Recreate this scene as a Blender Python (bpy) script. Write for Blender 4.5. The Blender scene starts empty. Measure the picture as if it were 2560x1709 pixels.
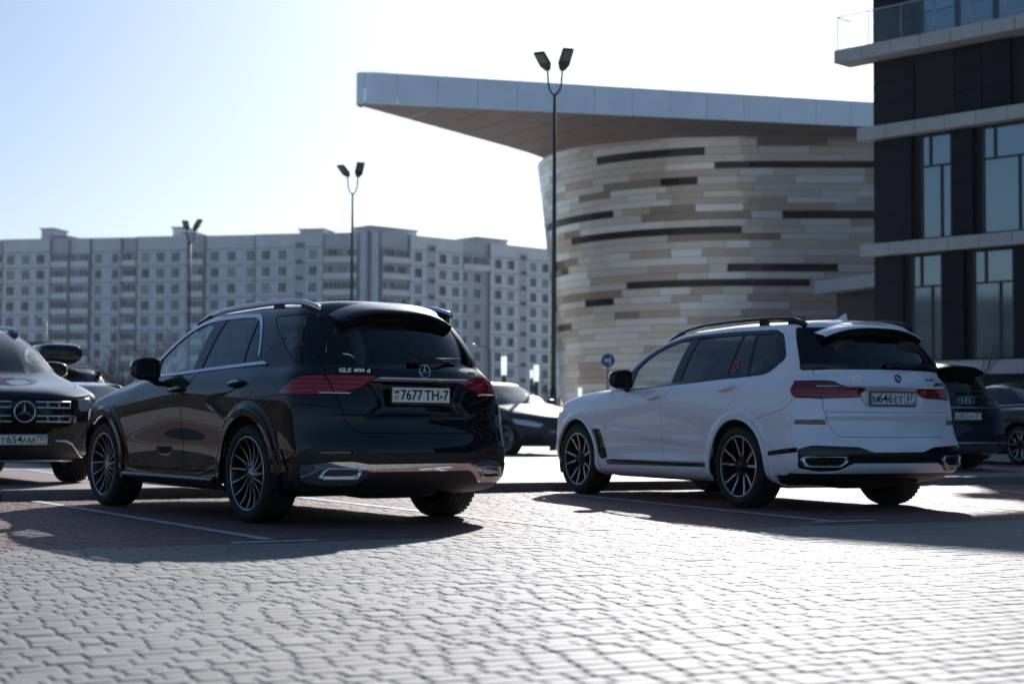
import bpy, math, random
import numpy as np
from mathutils import Vector, Matrix
random.seed(7)
RNG = np.random.RandomState(11)
SC = bpy.context.scene
COL = SC.collection
# ---------------------------------------------------------------- camera
CAM_H = 0.812
cam_d = bpy.data.cameras.new('camera')
cam = bpy.data.objects.new('camera', cam_d)
COL.objects.link(cam)
cam_d.sensor_width = 36.0
cam_d.lens = 55.86
cam_d.clip_start = 0.1
cam_d.clip_end = 6000.0
cam.location = (0.0, 0.0, CAM_H)
cam.matrix_world = Matrix.Translation((0, 0, CAM_H)) @ (Matrix.Rotation(math.radians(90 + 2.838), 4, 'X') @ Matrix.Rotation(math.radians(0.339), 4, 'Z'))
cam_d.dof.use_dof = True
cam_d.dof.focus_distance = 12.6
cam_d.dof.aperture_fstop = 2.0
cam_d.dof.aperture_blades = 9
SC.camera = cam
# ---------------------------------------------------------------- light
SUN_EL = math.radians(26.5)
SUN_AZ = math.radians(10.5)          # clockwise from +Y (the way the camera looks)
w = bpy.data.worlds.new('World')
SC.world = w
w.use_nodes = True
nt = w.node_tree
sky = nt.nodes.new('ShaderNodeTexSky')
sky.sky_type = 'NISHITA'
sky.sun_disc = False
sky.sun_elevation = SUN_EL
sky.sun_rotation = SUN_AZ
sky.air_density = 1.0
sky.dust_density = 1.35
sky.ozone_density = 1.6
bg = nt.nodes['Background']
bg.inputs['Strength'].default_value = 0.05
nt.links.new(sky.outputs['Color'], bg.inputs['Color'])
sun_d = bpy.data.lights.new('sun', 'SUN')
sun = bpy.data.objects.new('sun', sun_d)
COL.objects.link(sun)
sun_d.energy = 5.0
sun_d.angle = math.radians(0.5)
sun_d.color = (1.0, 0.85, 0.68)
sd = Vector((math.sin(SUN_AZ) * math.cos(SUN_EL), math.cos(SUN_AZ) * math.cos(SUN_EL), math.sin(SUN_EL)))
sun.rotation_euler = sd.to_track_quat('Z', 'Y').to_euler()
sun.location = (20, 60, 60)
vs = SC.view_settings
vs.view_transform = 'Standard'
vs.look = 'None'
vs.exposure = .7
vs.use_white_balance = True
vs.white_balance_temperature = 5300
vs.white_balance_tint = 8
vs.gamma = 1.0
vs.use_curve_mapping = False
# ---------------------------------------------------------------- materials
MATS = {}
def mat(name, base=(.5, .5, .5), rough=.5, metal=0.0, coat=0.0, spec=.5, emit=None, noise=None, bump=None, coat_rough=.03, coat_ior=1.5, trans=0.0, ior=1.5):
    if name in MATS: return MATS[name]
    m = bpy.data.materials.new(name); m.use_nodes = True
    n = m.node_tree.nodes; l = m.node_tree.links
    b = n['Principled BSDF']
    b.inputs['Base Color'].default_value = (*base, 1)
    b.inputs['Roughness'].default_value = rough
    b.inputs['Metallic'].default_value = metal
    b.inputs['Coat Weight'].default_value = coat
    b.inputs['Coat Roughness'].default_value = coat_rough
    b.inputs['Coat IOR'].default_value = coat_ior
    b.inputs['Specular IOR Level'].default_value = spec
    b.inputs['IOR'].default_value = ior
    b.inputs['Transmission Weight'].default_value = trans
    if emit:
        b.inputs['Emission Color'].default_value = (*emit[0], 1); b.inputs['Emission Strength'].default_value = emit[1]
    if noise:      # (scale, amount, detail)
        tc = n.new('ShaderNodeTexCoord'); tx = n.new('ShaderNodeTexNoise')
        tx.inputs['Scale'].default_value = noise[0]; tx.inputs['Detail'].default_value = noise[2] if len(noise) > 2 else 5
        l.new(tc.outputs['Object'], tx.inputs['Vector'])
        mr = n.new('ShaderNodeMapRange'); mr.inputs[1].default_value = .3; mr.inputs[2].default_value = .7
        mr.inputs[3].default_value = 1 - noise[1]; mr.inputs[4].default_value = 1 + noise[1]
        l.new(tx.outputs['Fac'], mr.inputs[0])
        mx = n.new('ShaderNodeVectorMath'); mx.operation = 'SCALE'; mx.inputs[0].default_value = base
        l.new(mr.outputs[0], mx.inputs['Scale']); l.new(mx.outputs[0], b.inputs['Base Color'])
        mr2 = n.new('ShaderNodeMapRange'); mr2.inputs[3].default_value = max(0, rough - noise[1] * .4); mr2.inputs[4].default_value = min(1, rough + noise[1] * .4)
        l.new(tx.outputs['Fac'], mr2.inputs[0]); l.new(mr2.outputs[0], b.inputs['Roughness'])
    if bump:       # (scale, strength, distance)
        tc = n.new('ShaderNodeTexCoord'); tx = n.new('ShaderNodeTexNoise'); tx.inputs['Scale'].default_value = bump[0]; tx.inputs['Detail'].default_value = 6
        l.new(tc.outputs['Object'], tx.inputs['Vector'])
        bp = n.new('ShaderNodeBump'); bp.inputs['Strength'].default_value = bump[1]; bp.inputs['Distance'].default_value = bump[2]
        l.new(tx.outputs['Fac'], bp.inputs['Height']); l.new(bp.outputs[0], b.inputs['Normal'])
    MATS[name] = m
    return m
def glass(name, tint, refl=1.0, rough=0.0):
    """thin glass: tinted see-through mixed with a mirror by Fresnel"""
    if name in MATS: return MATS[name]
    m = bpy.data.materials.new(name); m.use_nodes = True
    n = m.node_tree.nodes; l = m.node_tree.links
    n.remove(n['Principled BSDF'])
    tr = n.new('ShaderNodeBsdfTransparent'); tr.inputs[0].default_value = (*tint, 1)
    gl = n.new('ShaderNodeBsdfGlossy'); gl.inputs['Roughness'].default_value = rough; gl.inputs[0].default_value = (1, 1, 1, 1)
    fr = n.new('ShaderNodeFresnel'); ge = n.new('ShaderNodeNewGeometry'); ma = n.new('ShaderNodeMath'); ma.operation = 'MULTIPLY_ADD'; ma.inputs[1].default_value = 1 / 1.52 - 1.52; ma.inputs[2].default_value = 1.52
    l.new(ge.outputs['Backfacing'], ma.inputs[0]); l.new(ma.outputs[0], fr.inputs[0])
    mm = n.new('ShaderNodeMath'); mm.operation = 'MULTIPLY'; mm.inputs[1].default_value = refl; mm.use_clamp = True
    mx = n.new('ShaderNodeMixShader')
    l.new(fr.outputs[0], mm.inputs[0]); l.new(mm.outputs[0], mx.inputs[0]); l.new(tr.outputs[0], mx.inputs[1]); l.new(gl.outputs[0], mx.inputs[2])
    l.new(mx.outputs[0], n['Material Output'].inputs[0])
    MATS[name] = m
    return m
# ---------------------------------------------------------------- objects
def tag(o, label=None, cat=None, group=None, kind=None):
    if label: o['label'] = label
    if cat: o['category'] = cat
    if group: o['group'] = group
    if kind: o['kind'] = kind
    return o
def thing(name, loc=(0, 0, 0), rz=0.0, label=None, cat=None, group=None):
    o = bpy.data.objects.new(name, None); COL.objects.link(o)
    o.empty_display_size = .2; o.location = loc; o.rotation_euler = (0, 0, rz)
    return tag(o, label, cat, group)
def mesh_np(name, V, F, N=None, m=None, flat=False):
    me = bpy.data.meshes.new(name)
    V = np.asarray(V, np.float32)
    if isinstance(F, np.ndarray):
        k = F.shape[1]; nf = len(F)
        me.vertices.add(len(V)); me.vertices.foreach_set('co', V.ravel())
        me.loops.add(nf * k); me.loops.foreach_set('vertex_index', F.astype(np.int32).ravel())
        me.polygons.add(nf); me.polygons.foreach_set('loop_start', np.arange(0, nf * k, k, dtype=np.int32))
        me.update(calc_edges=True); me.validate()
    else:
        me.from_pydata(V.tolist(), [], [list(f) for f in F]); me.update()
    if not flat:
        me.polygons.foreach_set('use_smooth', np.ones(len(me.polygons), bool))
    if N is not None and len(me.vertices) == len(N):
        me.normals_split_custom_set_from_vertices(np.asarray(N, np.float32).tolist())
    if m: me.materials.append(m)
    return me
def obj(name, me, parent=None, loc=None, rot=None):
    o = bpy.data.objects.new(name, me); COL.objects.link(o)
    if parent is not None: o.parent = parent
    if loc is not None: o.location = loc
    if rot is not None: o.rotation_euler = rot
    return o
class MB:
    """collects simple shapes and links them as one mesh"""
    def __init__(s): s.v = []; s.f = []; s.sm = []
    def add(s, V, F, smooth=False):
        o = len(s.v); s.v += [tuple(map(float, p)) for p in V]; s.f += [tuple(i + o for i in f) for f in F]; s.sm += [smooth] * len(F); return s
    def box(s, c, d, R=None, bev=0.0, taper=1.0):
        x, y, z = d[0] / 2, d[1] / 2, d[2] / 2
        if bev <= 0:
            P = [(-x, -y, -z), (x, -y, -z), (x, y, -z), (-x, y, -z), (-x * taper, -y * taper, z), (x * taper, -y * taper, z), (x * taper, y * taper, z), (-x * taper, y * taper, z)]
            F = [(0, 3, 2, 1), (4, 5, 6, 7), (0, 1, 5, 4), (1, 2, 6, 5), (2, 3, 7, 6), (3, 0, 4, 7)]
        else:
            b = min(bev, x * .98, y * .98, z * .98); P = []; F = []
            rings = [(z * -1, x - b, y - b), (-z + b, x, y), (z - b, x * taper, y * taper), (z, x * taper - b, y * taper - b)]
            for zz, xx, yy in rings:
                c2 = min(b, xx, yy) if abs(zz) < z - 1e-9 else 0
                if c2: P += [(-xx + c2, -yy, zz), (xx - c2, -yy, zz), (xx, -yy + c2, zz), (xx, yy - c2, zz), (xx - c2, yy, zz), (-xx + c2, yy, zz), (-xx, yy - c2, zz), (-xx, -yy + c2, zz)]
                else: P += [(-xx, -yy, zz), (xx, -yy, zz), (xx, -yy, zz), (xx, yy, zz), (xx, yy, zz), (-xx, yy, zz), (-xx, yy, zz), (-xx, -yy, zz)]
            for r in range(3):
                for i in range(8):
                    j = (i + 1) % 8; F.append((r * 8 + i, r * 8 + j, r * 8 + 8 + j, r * 8 + 8 + i))
            F.append((7, 5, 3, 1)); F.append((25, 27, 29, 31))
        P = [Vector(p) for p in P]
        if R is not None: P = [R @ p for p in P]
        return s.add([p + Vector(c) for p in P], F)
    def lathe(s, prof, n=32, axis='z', c=(0, 0, 0), smooth=True, closed=False):
        P = []; F = []
        for r, h in prof:
            for i in range(n):
                a = 2 * math.pi * i / n
                if axis == 'z': P.append((c[0] + r * math.cos(a), c[1] + r * math.sin(a), c[2] + h))
                else: P.append((c[0] + r * math.cos(a), c[1] + h, c[2] + r * math.sin(a)))
        m = len(prof)
        for k in range(m - 1 + (1 if closed else 0)):
            for i in range(n):
                j = (i + 1) % n; k2 = (k + 1) % m
                q = (k * n + i, k * n + j, k2 * n + j, k2 * n + i)
                F.append(q if axis == 'z' else q[::-1])
        return s.add(P, F, smooth)
    def tube(s, pts, r, n=8, cap=True, smooth=True, sec=None, up=(0, 0, 1)):
        """sweep a circle (or the 2-D section sec) along pts; r: number or list"""
        pts = [Vector(p) for p in pts]; P = []; F = []
        k = len(sec) if sec is not None else n
        for i, p in enumerate(pts):
            t = (pts[min(i + 1, len(pts) - 1)] - pts[max(i - 1, 0)]).normalized()
            a = t.cross(Vector(up))
            if a.length < 1e-4: a = t.cross(Vector((1, 0, 0)))
            a.normalize(); b = a.cross(t)
            rr = r[i] if isinstance(r, (list, tuple)) else r
            for q in range(k):
                if sec is None: ca, sb = math.cos(2 * math.pi * q / k) * rr, math.sin(2 * math.pi * q / k) * rr
                else: ca, sb = sec[q][0] * rr, sec[q][1] * rr
                P.append(p + a * ca + b * sb)
        for i in range(len(pts) - 1):
            for q in range(k):
                j = (q + 1) % k; F.append((i * k + q, i * k + j, (i + 1) * k + j, (i + 1) * k + q))
        if cap: F.append(tuple(range(k))[::-1]); F.append(tuple((len(pts) - 1) * k + q for q in range(k)))
        return s.add(P, F, smooth)
    def ellipsoid(s, c, d, R=None, n=16, m=10, e=1.0, smooth=True):
        P = []; F = []
        def pw(v): return math.copysign(abs(v) ** e, v)
        for i in range(m + 1):
            t = -math.pi / 2 + math.pi * i / m
            for j in range(n):
                a = 2 * math.pi * j / n
                q = Vector((pw(math.cos(t)) * pw(math.cos(a)) * d[0] / 2, pw(math.cos(t)) * pw(math.sin(a)) * d[1] / 2, pw(math.sin(t)) * d[2] / 2))
                P.append((R @ q if R is not None else q) + Vector(c))
        for i in range(m):
            for j in range(n):
                k = (j + 1) % n; F.append((i * n + j, i * n + k, (i + 1) * n + k, (i + 1) * n + j))
        return s.add(P, F, smooth)
    def prism(s, poly, t0, t1, fn):
        """extrude a 2-D polygon between t0 and t1; fn(a, b, t) gives the 3-D point"""
        n = len(poly); P = [fn(a, b, t0) for a, b in poly] + [fn(a, b, t1) for a, b in poly]
        F = [tuple(range(n))[::-1], tuple(range(n, 2 * n))] + [(i, (i + 1) % n, n + (i + 1) % n, n + i) for i in range(n)]
        return s.add(P, F)
    def mesh(s, name, m=None):
        me = bpy.data.meshes.new(name); me.from_pydata(s.v, [], s.f)
        me.polygons.foreach_set('use_smooth', s.sm)
        if m: me.materials.append(m)
        me.update(); return me
    def build(s, name, m, parent=None, loc=None, rot=None, fix=True):
        me = s.mesh(name, m)
        if fix:
            import bmesh
            b = bmesh.new(); b.from_mesh(me); bmesh.ops.remove_doubles(b, verts=b.verts, dist=1e-5); bmesh.ops.recalc_face_normals(b, faces=b.faces); b.to_mesh(me); b.free()
        return obj(name, me, parent, loc, rot)
def copy_tree(o, parent=None):
    c = o.copy(); COL.objects.link(c)
    if parent is not None: c.parent = parent
    for ch in list(o.children): copy_tree(ch, c)
    return c
def text_mesh(txt, size, depth=.001, sx=1.0, bold=0.0, shear=0.0, align='CENTER'):
    cu = bpy.data.curves.new('txt', 'FONT'); cu.body = txt; cu.size = size; cu.extrude = depth; cu.align_x = align; cu.align_y = 'CENTER'; cu.offset = bold; cu.shear = shear
    cu.resolution_u = 3
    o = bpy.data.objects.new('txt', cu); COL.objects.link(o)
    dg = bpy.context.evaluated_depsgraph_get(); me = bpy.data.meshes.new_from_object(o.evaluated_get(dg))
    bpy.data.objects.remove(o); bpy.data.curves.remove(cu)
    for v in me.vertices: v.co.x *= sx
    me.materials.clear()
    return me
# 2-D helpers -------------------------------------------------------
def rpoly(pts, r=.02, seg=4):
    """polygon with rounded corners; a point may carry its own radius as third value"""
    out = []; n = len(pts)
    for i in range(n):
        p = np.array(pts[i][:2], float); a = np.array(pts[i - 1][:2], float); b = np.array(pts[(i + 1) % n][:2], float)
        rr = pts[i][2] if len(pts[i]) > 2 else r
        la, lb = np.linalg.norm(a - p), np.linalg.norm(b - p); q = min(rr, la * .45, lb * .45)
        if q < 1e-4: out.append(p); continue
        A = p + (a - p) / la * q; B = p + (b - p) / lb * q
        for k in range(seg + 1):
            t = k / seg; out.append((1 - t) ** 2 * A + 2 * t * (1 - t) * p + t * t * B)
    return np.array(out)
def sdpoly(P, poly):
    poly = np.asarray(poly, float); n = len(poly); d2 = np.full(len(P), 1e9); ins = np.zeros(len(P), bool)
    for i in range(n):
        a = poly[i]; b = poly[(i + 1) % n]; e = b - a
        w_ = P - a; t = np.clip((w_ @ e) / max(e @ e, 1e-12), 0, 1)
        q = w_ - t[:, None] * e; d2 = np.minimum(d2, (q * q).sum(1))
        if abs(e[1]) > 1e-12:
            c = ((a[1] > P[:, 1]) != (b[1] > P[:, 1])) & (P[:, 0] < e[0] * (P[:, 1] - a[1]) / e[1] + a[0]); ins ^= c
    d = np.sqrt(d2); return np.where(ins, -d, d)
def smooth01(x): x = np.clip(x, 0, 1); return x * x * (3 - 2 * x)
# ---------------------------------------------------------------- car body surface
def ilin(x, tab):
    if not isinstance(tab, (list, tuple)): return np.full(np.shape(x), float(tab))
    t = sorted(tab); return np.interp(x, [a for a, _ in t], [b for _, b in t])
def ring_points(r):
    """half outline of the car at one level, from the rear centre round the side to the front centre"""
    xr, xf = r['x']; rb, rc, fb, fc = r.get('rb', .12), r.get('rc', .28), r.get('fb', .18), r.get('fc', .35)
    W = r['w']; zr, zs, zf = r['z']
    xa = xr + rb + rc * 1.1; xb = xf - fb - fc * 1.1
    if xb < xa + .2: xb = xa + .2
    xs = np.linspace(xa, xb, 9)
    wa = float(ilin(xa, W)); wb = float(ilin(xb, W)); P = []
    rca, fca = min(rc, wa * .6), min(fc, wb * .6)
    za, zb = float(ilin(xa, zs)), float(ilin(xb, zs))
    def zmix(z0, z1, f): return z0 + (z1 - z0) * f ** 2
    for f in (0, .33, .62):
        P.append((xr + rb * f * f * .7, (wa - rca) * f / .80, zmix(zr, za, f * .8)))
    P += [(xr + rb * .78, wa - rca * .72, zmix(zr, za, .85)), (xr + rb + rc * .16, wa - rca * .30, zmix(zr, za, .93)), (xr + rb + rc * .55, wa - rca * .05, zmix(zr, za, .98))]
    for x in xs: P.append((x, float(ilin(x, W)), float(ilin(x, zs))))
    P += [(xf - fb - fc * .55, wb - fca * .05, zmix(zf, zb, .98)), (xf - fb - fc * .16, wb - fca * .30, zmix(zf, zb, .93)), (xf - fb * .78, wb - fca * .72, zmix(zf, zb, .85))]
    for f in (.62, .33, 0):
        P.append((xf - fb * f * f * .7, (wb - fca) * f / .80, zmix(zf, zb, f * .8)))
    return P                      # 21 columns
def bs(t):
    return np.array([(1 - t) ** 3, 3 * t ** 3 - 6 * t ** 2 + 4, -3 * t ** 3 + 3 * t ** 2 + 3 * t + 1, t ** 3]) / 6
def bs_matrix(n, sub):
    """rows: samples; columns: n control points plus one phantom at each end"""
    m = (n - 1) * sub + 1; B = np.zeros((m, n + 2))
    for i in range(m):
        k = min(i // sub, n - 2); t = i / sub - k
        B[i, k:k + 4] += bs(t)
    return B
class Skin:
    """triangles with per-vertex data: position 0:3, normal 3:6, s 6, u 7, v 8"""
    def __init__(s, A, T): s.A = A; s.T = T
    @property
    def V(s): return s.A[:, :3]
    @property
    def N(s): return s.A[:, 3:6]
    def clip(s, d):
        A, T = s.A, s.T; d = np.where(np.abs(d) < 1e-7, 1e-7, d)
        ins = d < 0; c = ins[T].sum(1)
        full = T[c == 3]; T1 = T[c == 1]; T2 = T[c == 2]
        if len(T1):
            k = np.argmax(ins[T1], 1); T1 = np.stack([T1[np.arange(len(T1)), (k + j) % 3] for j in range(3)], 1)
        if len(T2):
            k = np.argmin(ins[T2], 1); T2 = np.stack([T2[np.arange(len(T2)), (k + j) % 3] for j in range(3)], 1)
        E = [x for x in ((T1[:, [0, 1]], T1[:, [0, 2]]) if len(T1) else ())] + [x for x in ((T2[:, [1, 0]], T2[:, [2, 0]]) if len(T2) else ())]
        nv = len(A)
        if E:
            E_all = np.concatenate(E); key = np.sort(E_all, 1); uq, inv = np.unique(key, axis=0, return_inverse=True); inv = inv.ravel()
            a, b = uq[:, 0], uq[:, 1]; t = (d[a] / (d[a] - d[b]))[:, None]
            An = A[a] * (1 - t) + A[b] * t; nn = np.linalg.norm(An[:, 3:6], axis=1, keepdims=True); An[:, 3:6] /= np.maximum(nn, 1e-9)
            A = np.concatenate([A, An]); idx = inv + nv; p = 0; parts = [full]
            if len(T1):
                e1 = idx[p:p + len(T1)]; p += len(T1); e2 = idx[p:p + len(T1)]; p += len(T1); parts.append(np.stack([T1[:, 0], e1, e2], 1))
            if len(T2):
                e1 = idx[p:p + len(T2)]; p += len(T2); e2 = idx[p:p + len(T2)]
                parts.append(np.stack([T2[:, 1], T2[:, 2], e2], 1)); parts.append(np.stack([T2[:, 1], e2, e1], 1))
            T = np.concatenate(parts)
        else: T = full
        used = np.unique(T) if len(T) else np.zeros(0, int); mp = np.full(len(A), -1); mp[used] = np.arange(len(used))
        return Skin(A[used], mp[T] if len(T) else np.zeros((0, 3), int))
    def boundary(s):
        T = s.T; E = np.concatenate([T[:, [0, 1]], T[:, [1, 2]], T[:, [2, 0]]]); k = np.sort(E, 1)
        _, inv, cnt = np.unique(k, axis=0, return_inverse=True, return_counts=True); return E[cnt[inv.ravel()] == 1]
    def mirrored(s):
        A = s.A.copy(); A[:, 1] *= -1; A[:, 4] *= -1; return Skin(A, s.T[:, ::-1].copy())
    def plus(s, o):
        return Skin(np.concatenate([s.A, o.A]), np.concatenate([s.T, o.T + len(s.A)]))
    def weld(s):
        """welds the two halves along the centre line so that no skirt forms there"""
        k = np.round(s.V * 20000).astype(np.int64); _, first, inv = np.unique(k, axis=0, return_index=True, return_inverse=True); inv = inv.ravel()
        A = s.A[first]; T = inv[s.T]; ok = (T[:, 0] != T[:, 1]) & (T[:, 1] != T[:, 2]) & (T[:, 0] != T[:, 2])
        return Skin(A, T[ok])
    def moved(s, off):
        A = s.A.copy(); A[:, :3] += A[:, 3:6] * (off[:, None] if isinstance(off, np.ndarray) else off); return Skin(A, s.T)
    def pieces(s):
        lab = np.arange(len(s.A)); T = s.T
        while True:
            m = lab[T].min(1); new = lab.copy()
            for k in range(3): np.minimum.at(new, T[:, k], m)
            new = new[new]
            if (new == lab).all(): break
            lab = new
        out = []
        for q in np.unique(lab[T[:, 0]]):
            t = T[lab[T[:, 0]] == q]; u = np.unique(t); mp = np.zeros(len(s.A), int); mp[u] = np.arange(len(u)); out.append(Skin(s.A[u], mp[t]))
        return out
    def build(s, name, m, parent, off=0.0, skirt=.018, seam=True):
        A = s.A.copy(); A[:, :3] += A[:, 3:6] * off; V, N, T = A[:, :3], A[:, 3:6], s.T
        if skirt and len(T):
            E = s.boundary(); 
            if seam: E = E[~((np.abs(V[E[:, 0], 1]) < 1e-4) & (np.abs(V[E[:, 1], 1]) < 1e-4))]
            if len(E):
                a, b = E[:, 0], E[:, 1]; n = len(E); o = len(V); tn = np.cross(V[b] - V[a], N[a]); tn /= np.maximum(np.linalg.norm(tn, axis=1, keepdims=True), 1e-9)
                V = np.concatenate([V, V[a], V[b], V[a] - N[a] * skirt, V[b] - N[b] * skirt]); N = np.concatenate([N, tn, tn, tn, tn])
                i = np.arange(n) + o; T = np.concatenate([T, np.stack([i + n, i, i + 2 * n], 1), np.stack([i + n, i + 2 * n, i + 3 * n], 1)])
        return obj(name, mesh_np(name, V, T, N, m), parent)
def make_skin(rings, sub_u=10, sub_v=8, disp=None, fix=2):
    P = np.array([ring_points(r) for r in rings]); nr, nc = P.shape[:2]
    def ext(C):
        top = C[-2] * np.array([1, -1, 1]); X = np.concatenate([2 * C[:1] - C[1:2], C, top[None]], 0)
        fl = np.array([1, -1, 1]); return np.concatenate([X[:, 1:2] * fl, X, X[:, -2:-1] * fl], 1)
    Bu1, Bv1 = bs_matrix(nc, 1), bs_matrix(nr, 1); C = P.copy()
    for _ in range(fix):
        C = C + .75 * (P - np.einsum('ri,ijk,cj->rck', Bv1, ext(C), Bu1)); C[-1, :, 1] = 0; C[:, 0, 1] = 0; C[:, -1, 1] = 0
    Bu, Bv = bs_matrix(nc, sub_u), bs_matrix(nr, sub_v)
    G = np.einsum('ri,ijk,cj->rck', Bv, ext(C), Bu)
    G[:, 0, 1] = 0; G[:, -1, 1] = 0; G[-1, :, 1] = 0
    nv, nu = G.shape[:2]
    def normals(G):
        H = np.concatenate([G[:, 1:2] * [1, -1, 1], G, G[:, -2:-1] * [1, -1, 1]], 1)
        H = np.concatenate([2 * H[:1] - H[1:2], H, H[-2:-1] * [1, -1, 1]], 0)
        du = H[1:-1, 2:] - H[1:-1, :-2]; dv = H[2:, 1:-1] - H[:-2, 1:-1]
        n = np.cross(dv, du); return n / np.maximum(np.linalg.norm(n, axis=2, keepdims=True), 1e-9)
    N = normals(G)
    if N[nv // 3, nu // 2, 1] < 0: N = -N; flip = True
    else: flip = False
    if disp is not None:
        G = disp(G.reshape(-1, 3).copy(), N.reshape(-1, 3), np.tile(np.arange(nu) / sub_u, nv)).reshape(G.shape)
        G[:, 0, 1] = 0; G[:, -1, 1] = 0; G[-1, :, 1] = 0
        N = normals(G) * (-1 if flip else 1)
    N[:, 0, 1] = 0; N[:, -1, 1] = 0; N[-1, :, 1] = 0; N /= np.maximum(np.linalg.norm(N, axis=2, keepdims=True), 1e-9)
    s = np.concatenate([np.zeros((nv, 1)), np.cumsum(np.hypot(np.diff(G[:, :, 0], axis=1), np.diff(G[:, :, 1], axis=1)), axis=1)], 1)
    uu, vv = np.meshgrid(np.arange(nu) / sub_u, np.arange(nv) / sub_v)
    A = np.concatenate([G.reshape(-1, 3), N.reshape(-1, 3), s.reshape(-1, 1), uu.reshape(-1, 1), vv.reshape(-1, 1)], 1)
    i = np.arange(nv - 1)[:, None] * nu + np.arange(nu - 1)[None]; a = i.ravel(); b = a + 1; c = a + nu + 1; d = a + nu
    T = np.concatenate([np.stack([a, b, c], 1), np.stack([a, c, d], 1)])
    f = np.cross(A[T[:, 1], :3] - A[T[:, 0], :3], A[T[:, 2], :3] - A[T[:, 0], :3]); ok = np.linalg.norm(f, axis=1) > 1e-10; T = T[ok]; f = f[ok]
    if (f * A[T[:, 0], 3:6]).sum() < 0: T = T[:, ::-1].copy()
    return Skin(A, T)
class Car:
    def __init__(s, name, loc, heading, label, cat, rings, disp=None, sub=(10, 8), group=None, paint=None, fix=2):
        # heading: angle from +Y towards -X; local x points forward, origin under the rear axle
        s.root = thing(name, (loc[0], loc[1], 0), heading + math.pi / 2, label, cat, group)
        s.full = make_skin(rings, sub[0], sub[1], disp, fix); s.body = s.full; s.paint = paint; s.cut_rest = None
    # --- lookups on the uncut surface
    def near_side(s, x, z):
        A = s.full.A; k = (A[:, 7] > 4.6) & (A[:, 7] < 15.4) & (A[:, 8] < 15.6); B = A[k]; return B[np.argmin((B[:, 0] - x) ** 2 + (B[:, 2] - z) ** 2)]
    def near_rear(s, y, z):
        A = s.full.A; k = (A[:, 7] < 6.2); B = A[k]; return B[np.argmin((B[:, 1] - abs(y)) ** 2 + (B[:, 2] - z) ** 2)]
    def near_front(s, y, z):
        A = s.full.A; k = (A[:, 7] > 13.8); B = A[k]; return B[np.argmin((B[:, 1] - abs(y)) ** 2 + (B[:, 2] - z) ** 2)]
    def near_top(s, x, y):
        A = s.full.A; k = (A[:, 5] > .35); B = A[k]; return B[np.argmin((B[:, 0] - x) ** 2 + (B[:, 1] - abs(y)) ** 2)]
    def Sr(s, y, z): return s.near_rear(y, z)[6]
    def Ss(s, x, z): return s.near_side(x, z)[6]
    def Sf(s, y, z): return s.near_front(y, z)[6]
    def sz(s, pts):
        """mixed points ('r', y, z) seen from behind, ('s', x, z) seen from the side, ('f', y, z) from the front -> (s, z)"""
        out = []
        for p in pts:
            f = {'r': s.Sr, 's': s.Ss, 'f': s.Sf}[p[0]]
            out.append((f(p[1], p[2]), p[2]) + tuple(p[3:4]))
        return out
    # --- distance fields
    def dist(s, sk, proj, poly):
        A = sk.A
        if proj == 'side': d = sdpoly(A[:, [0, 2]], poly); return np.maximum(d, np.maximum(4.7 - A[:, 7], A[:, 7] - 15.3) * .05)
        if proj == 'rear': d = sdpoly(A[:, [1, 2]], poly); return np.maximum(d, (A[:, 7] - 6.6) * .05)
        if proj == 'front': d = sdpoly(A[:, [1, 2]], poly); return np.maximum(d, (13.4 - A[:, 7]) * .05)
        if proj == 'sz': return sdpoly(A[:, [6, 2]], poly)
        if proj == 'top': d = sdpoly(A[:, [0, 1]], poly); return np.maximum(d, (.15 - A[:, 5]) * .2)
        if proj == 'su': return sdpoly(A[:, [7, 8]], poly)
    def take(s, proj, poly, gap=.004, src=None):
        """cuts the region out of the body; returns the piece"""
        b = src if src is not None else s.body
        poly = np.asarray(poly, float)
        d = s.dist(b, proj, poly)
        piece = b.clip(d + gap / 2); rest = b.clip(-(d - gap / 2))
        if src is None: s.body = rest
        else: s.cut_rest = rest
        return piece
    def both(s, name, piece, m, off=0.0, skirt=.018, centre=False, label=None):
        """links a piece and its mirror image: one welded object when it crosses the centre line, else two"""
        if not len(piece.T): return []
        if name == 'window_pillar' and not label:
            return [o for q in piece.pieces() if len(q.T) > 12 for o in s.both(name, q, m, off, skirt, centre, 'one')]
        if centre:
            o = piece.plus(piece.mirrored()).weld().build(name, m, s.root, off, skirt); return [o]
        return [piece.build(name, m, s.root, off, skirt), piece.mirrored().build(name, m, s.root, off, skirt)]
    def wheel_holes(s, xs, zc, r):
        for x in xs:
            A = s.body.A; d = np.hypot(A[:, 0] - x, np.maximum(A[:, 2] - zc, 0)) - r; d = np.where(A[:, 1] > .35, d, 1.0 + 0 * d)
            s.body = s.body.clip(-d)
def mirror_y(V): return [(p[0], -p[1], p[2]) for p in V]
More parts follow.
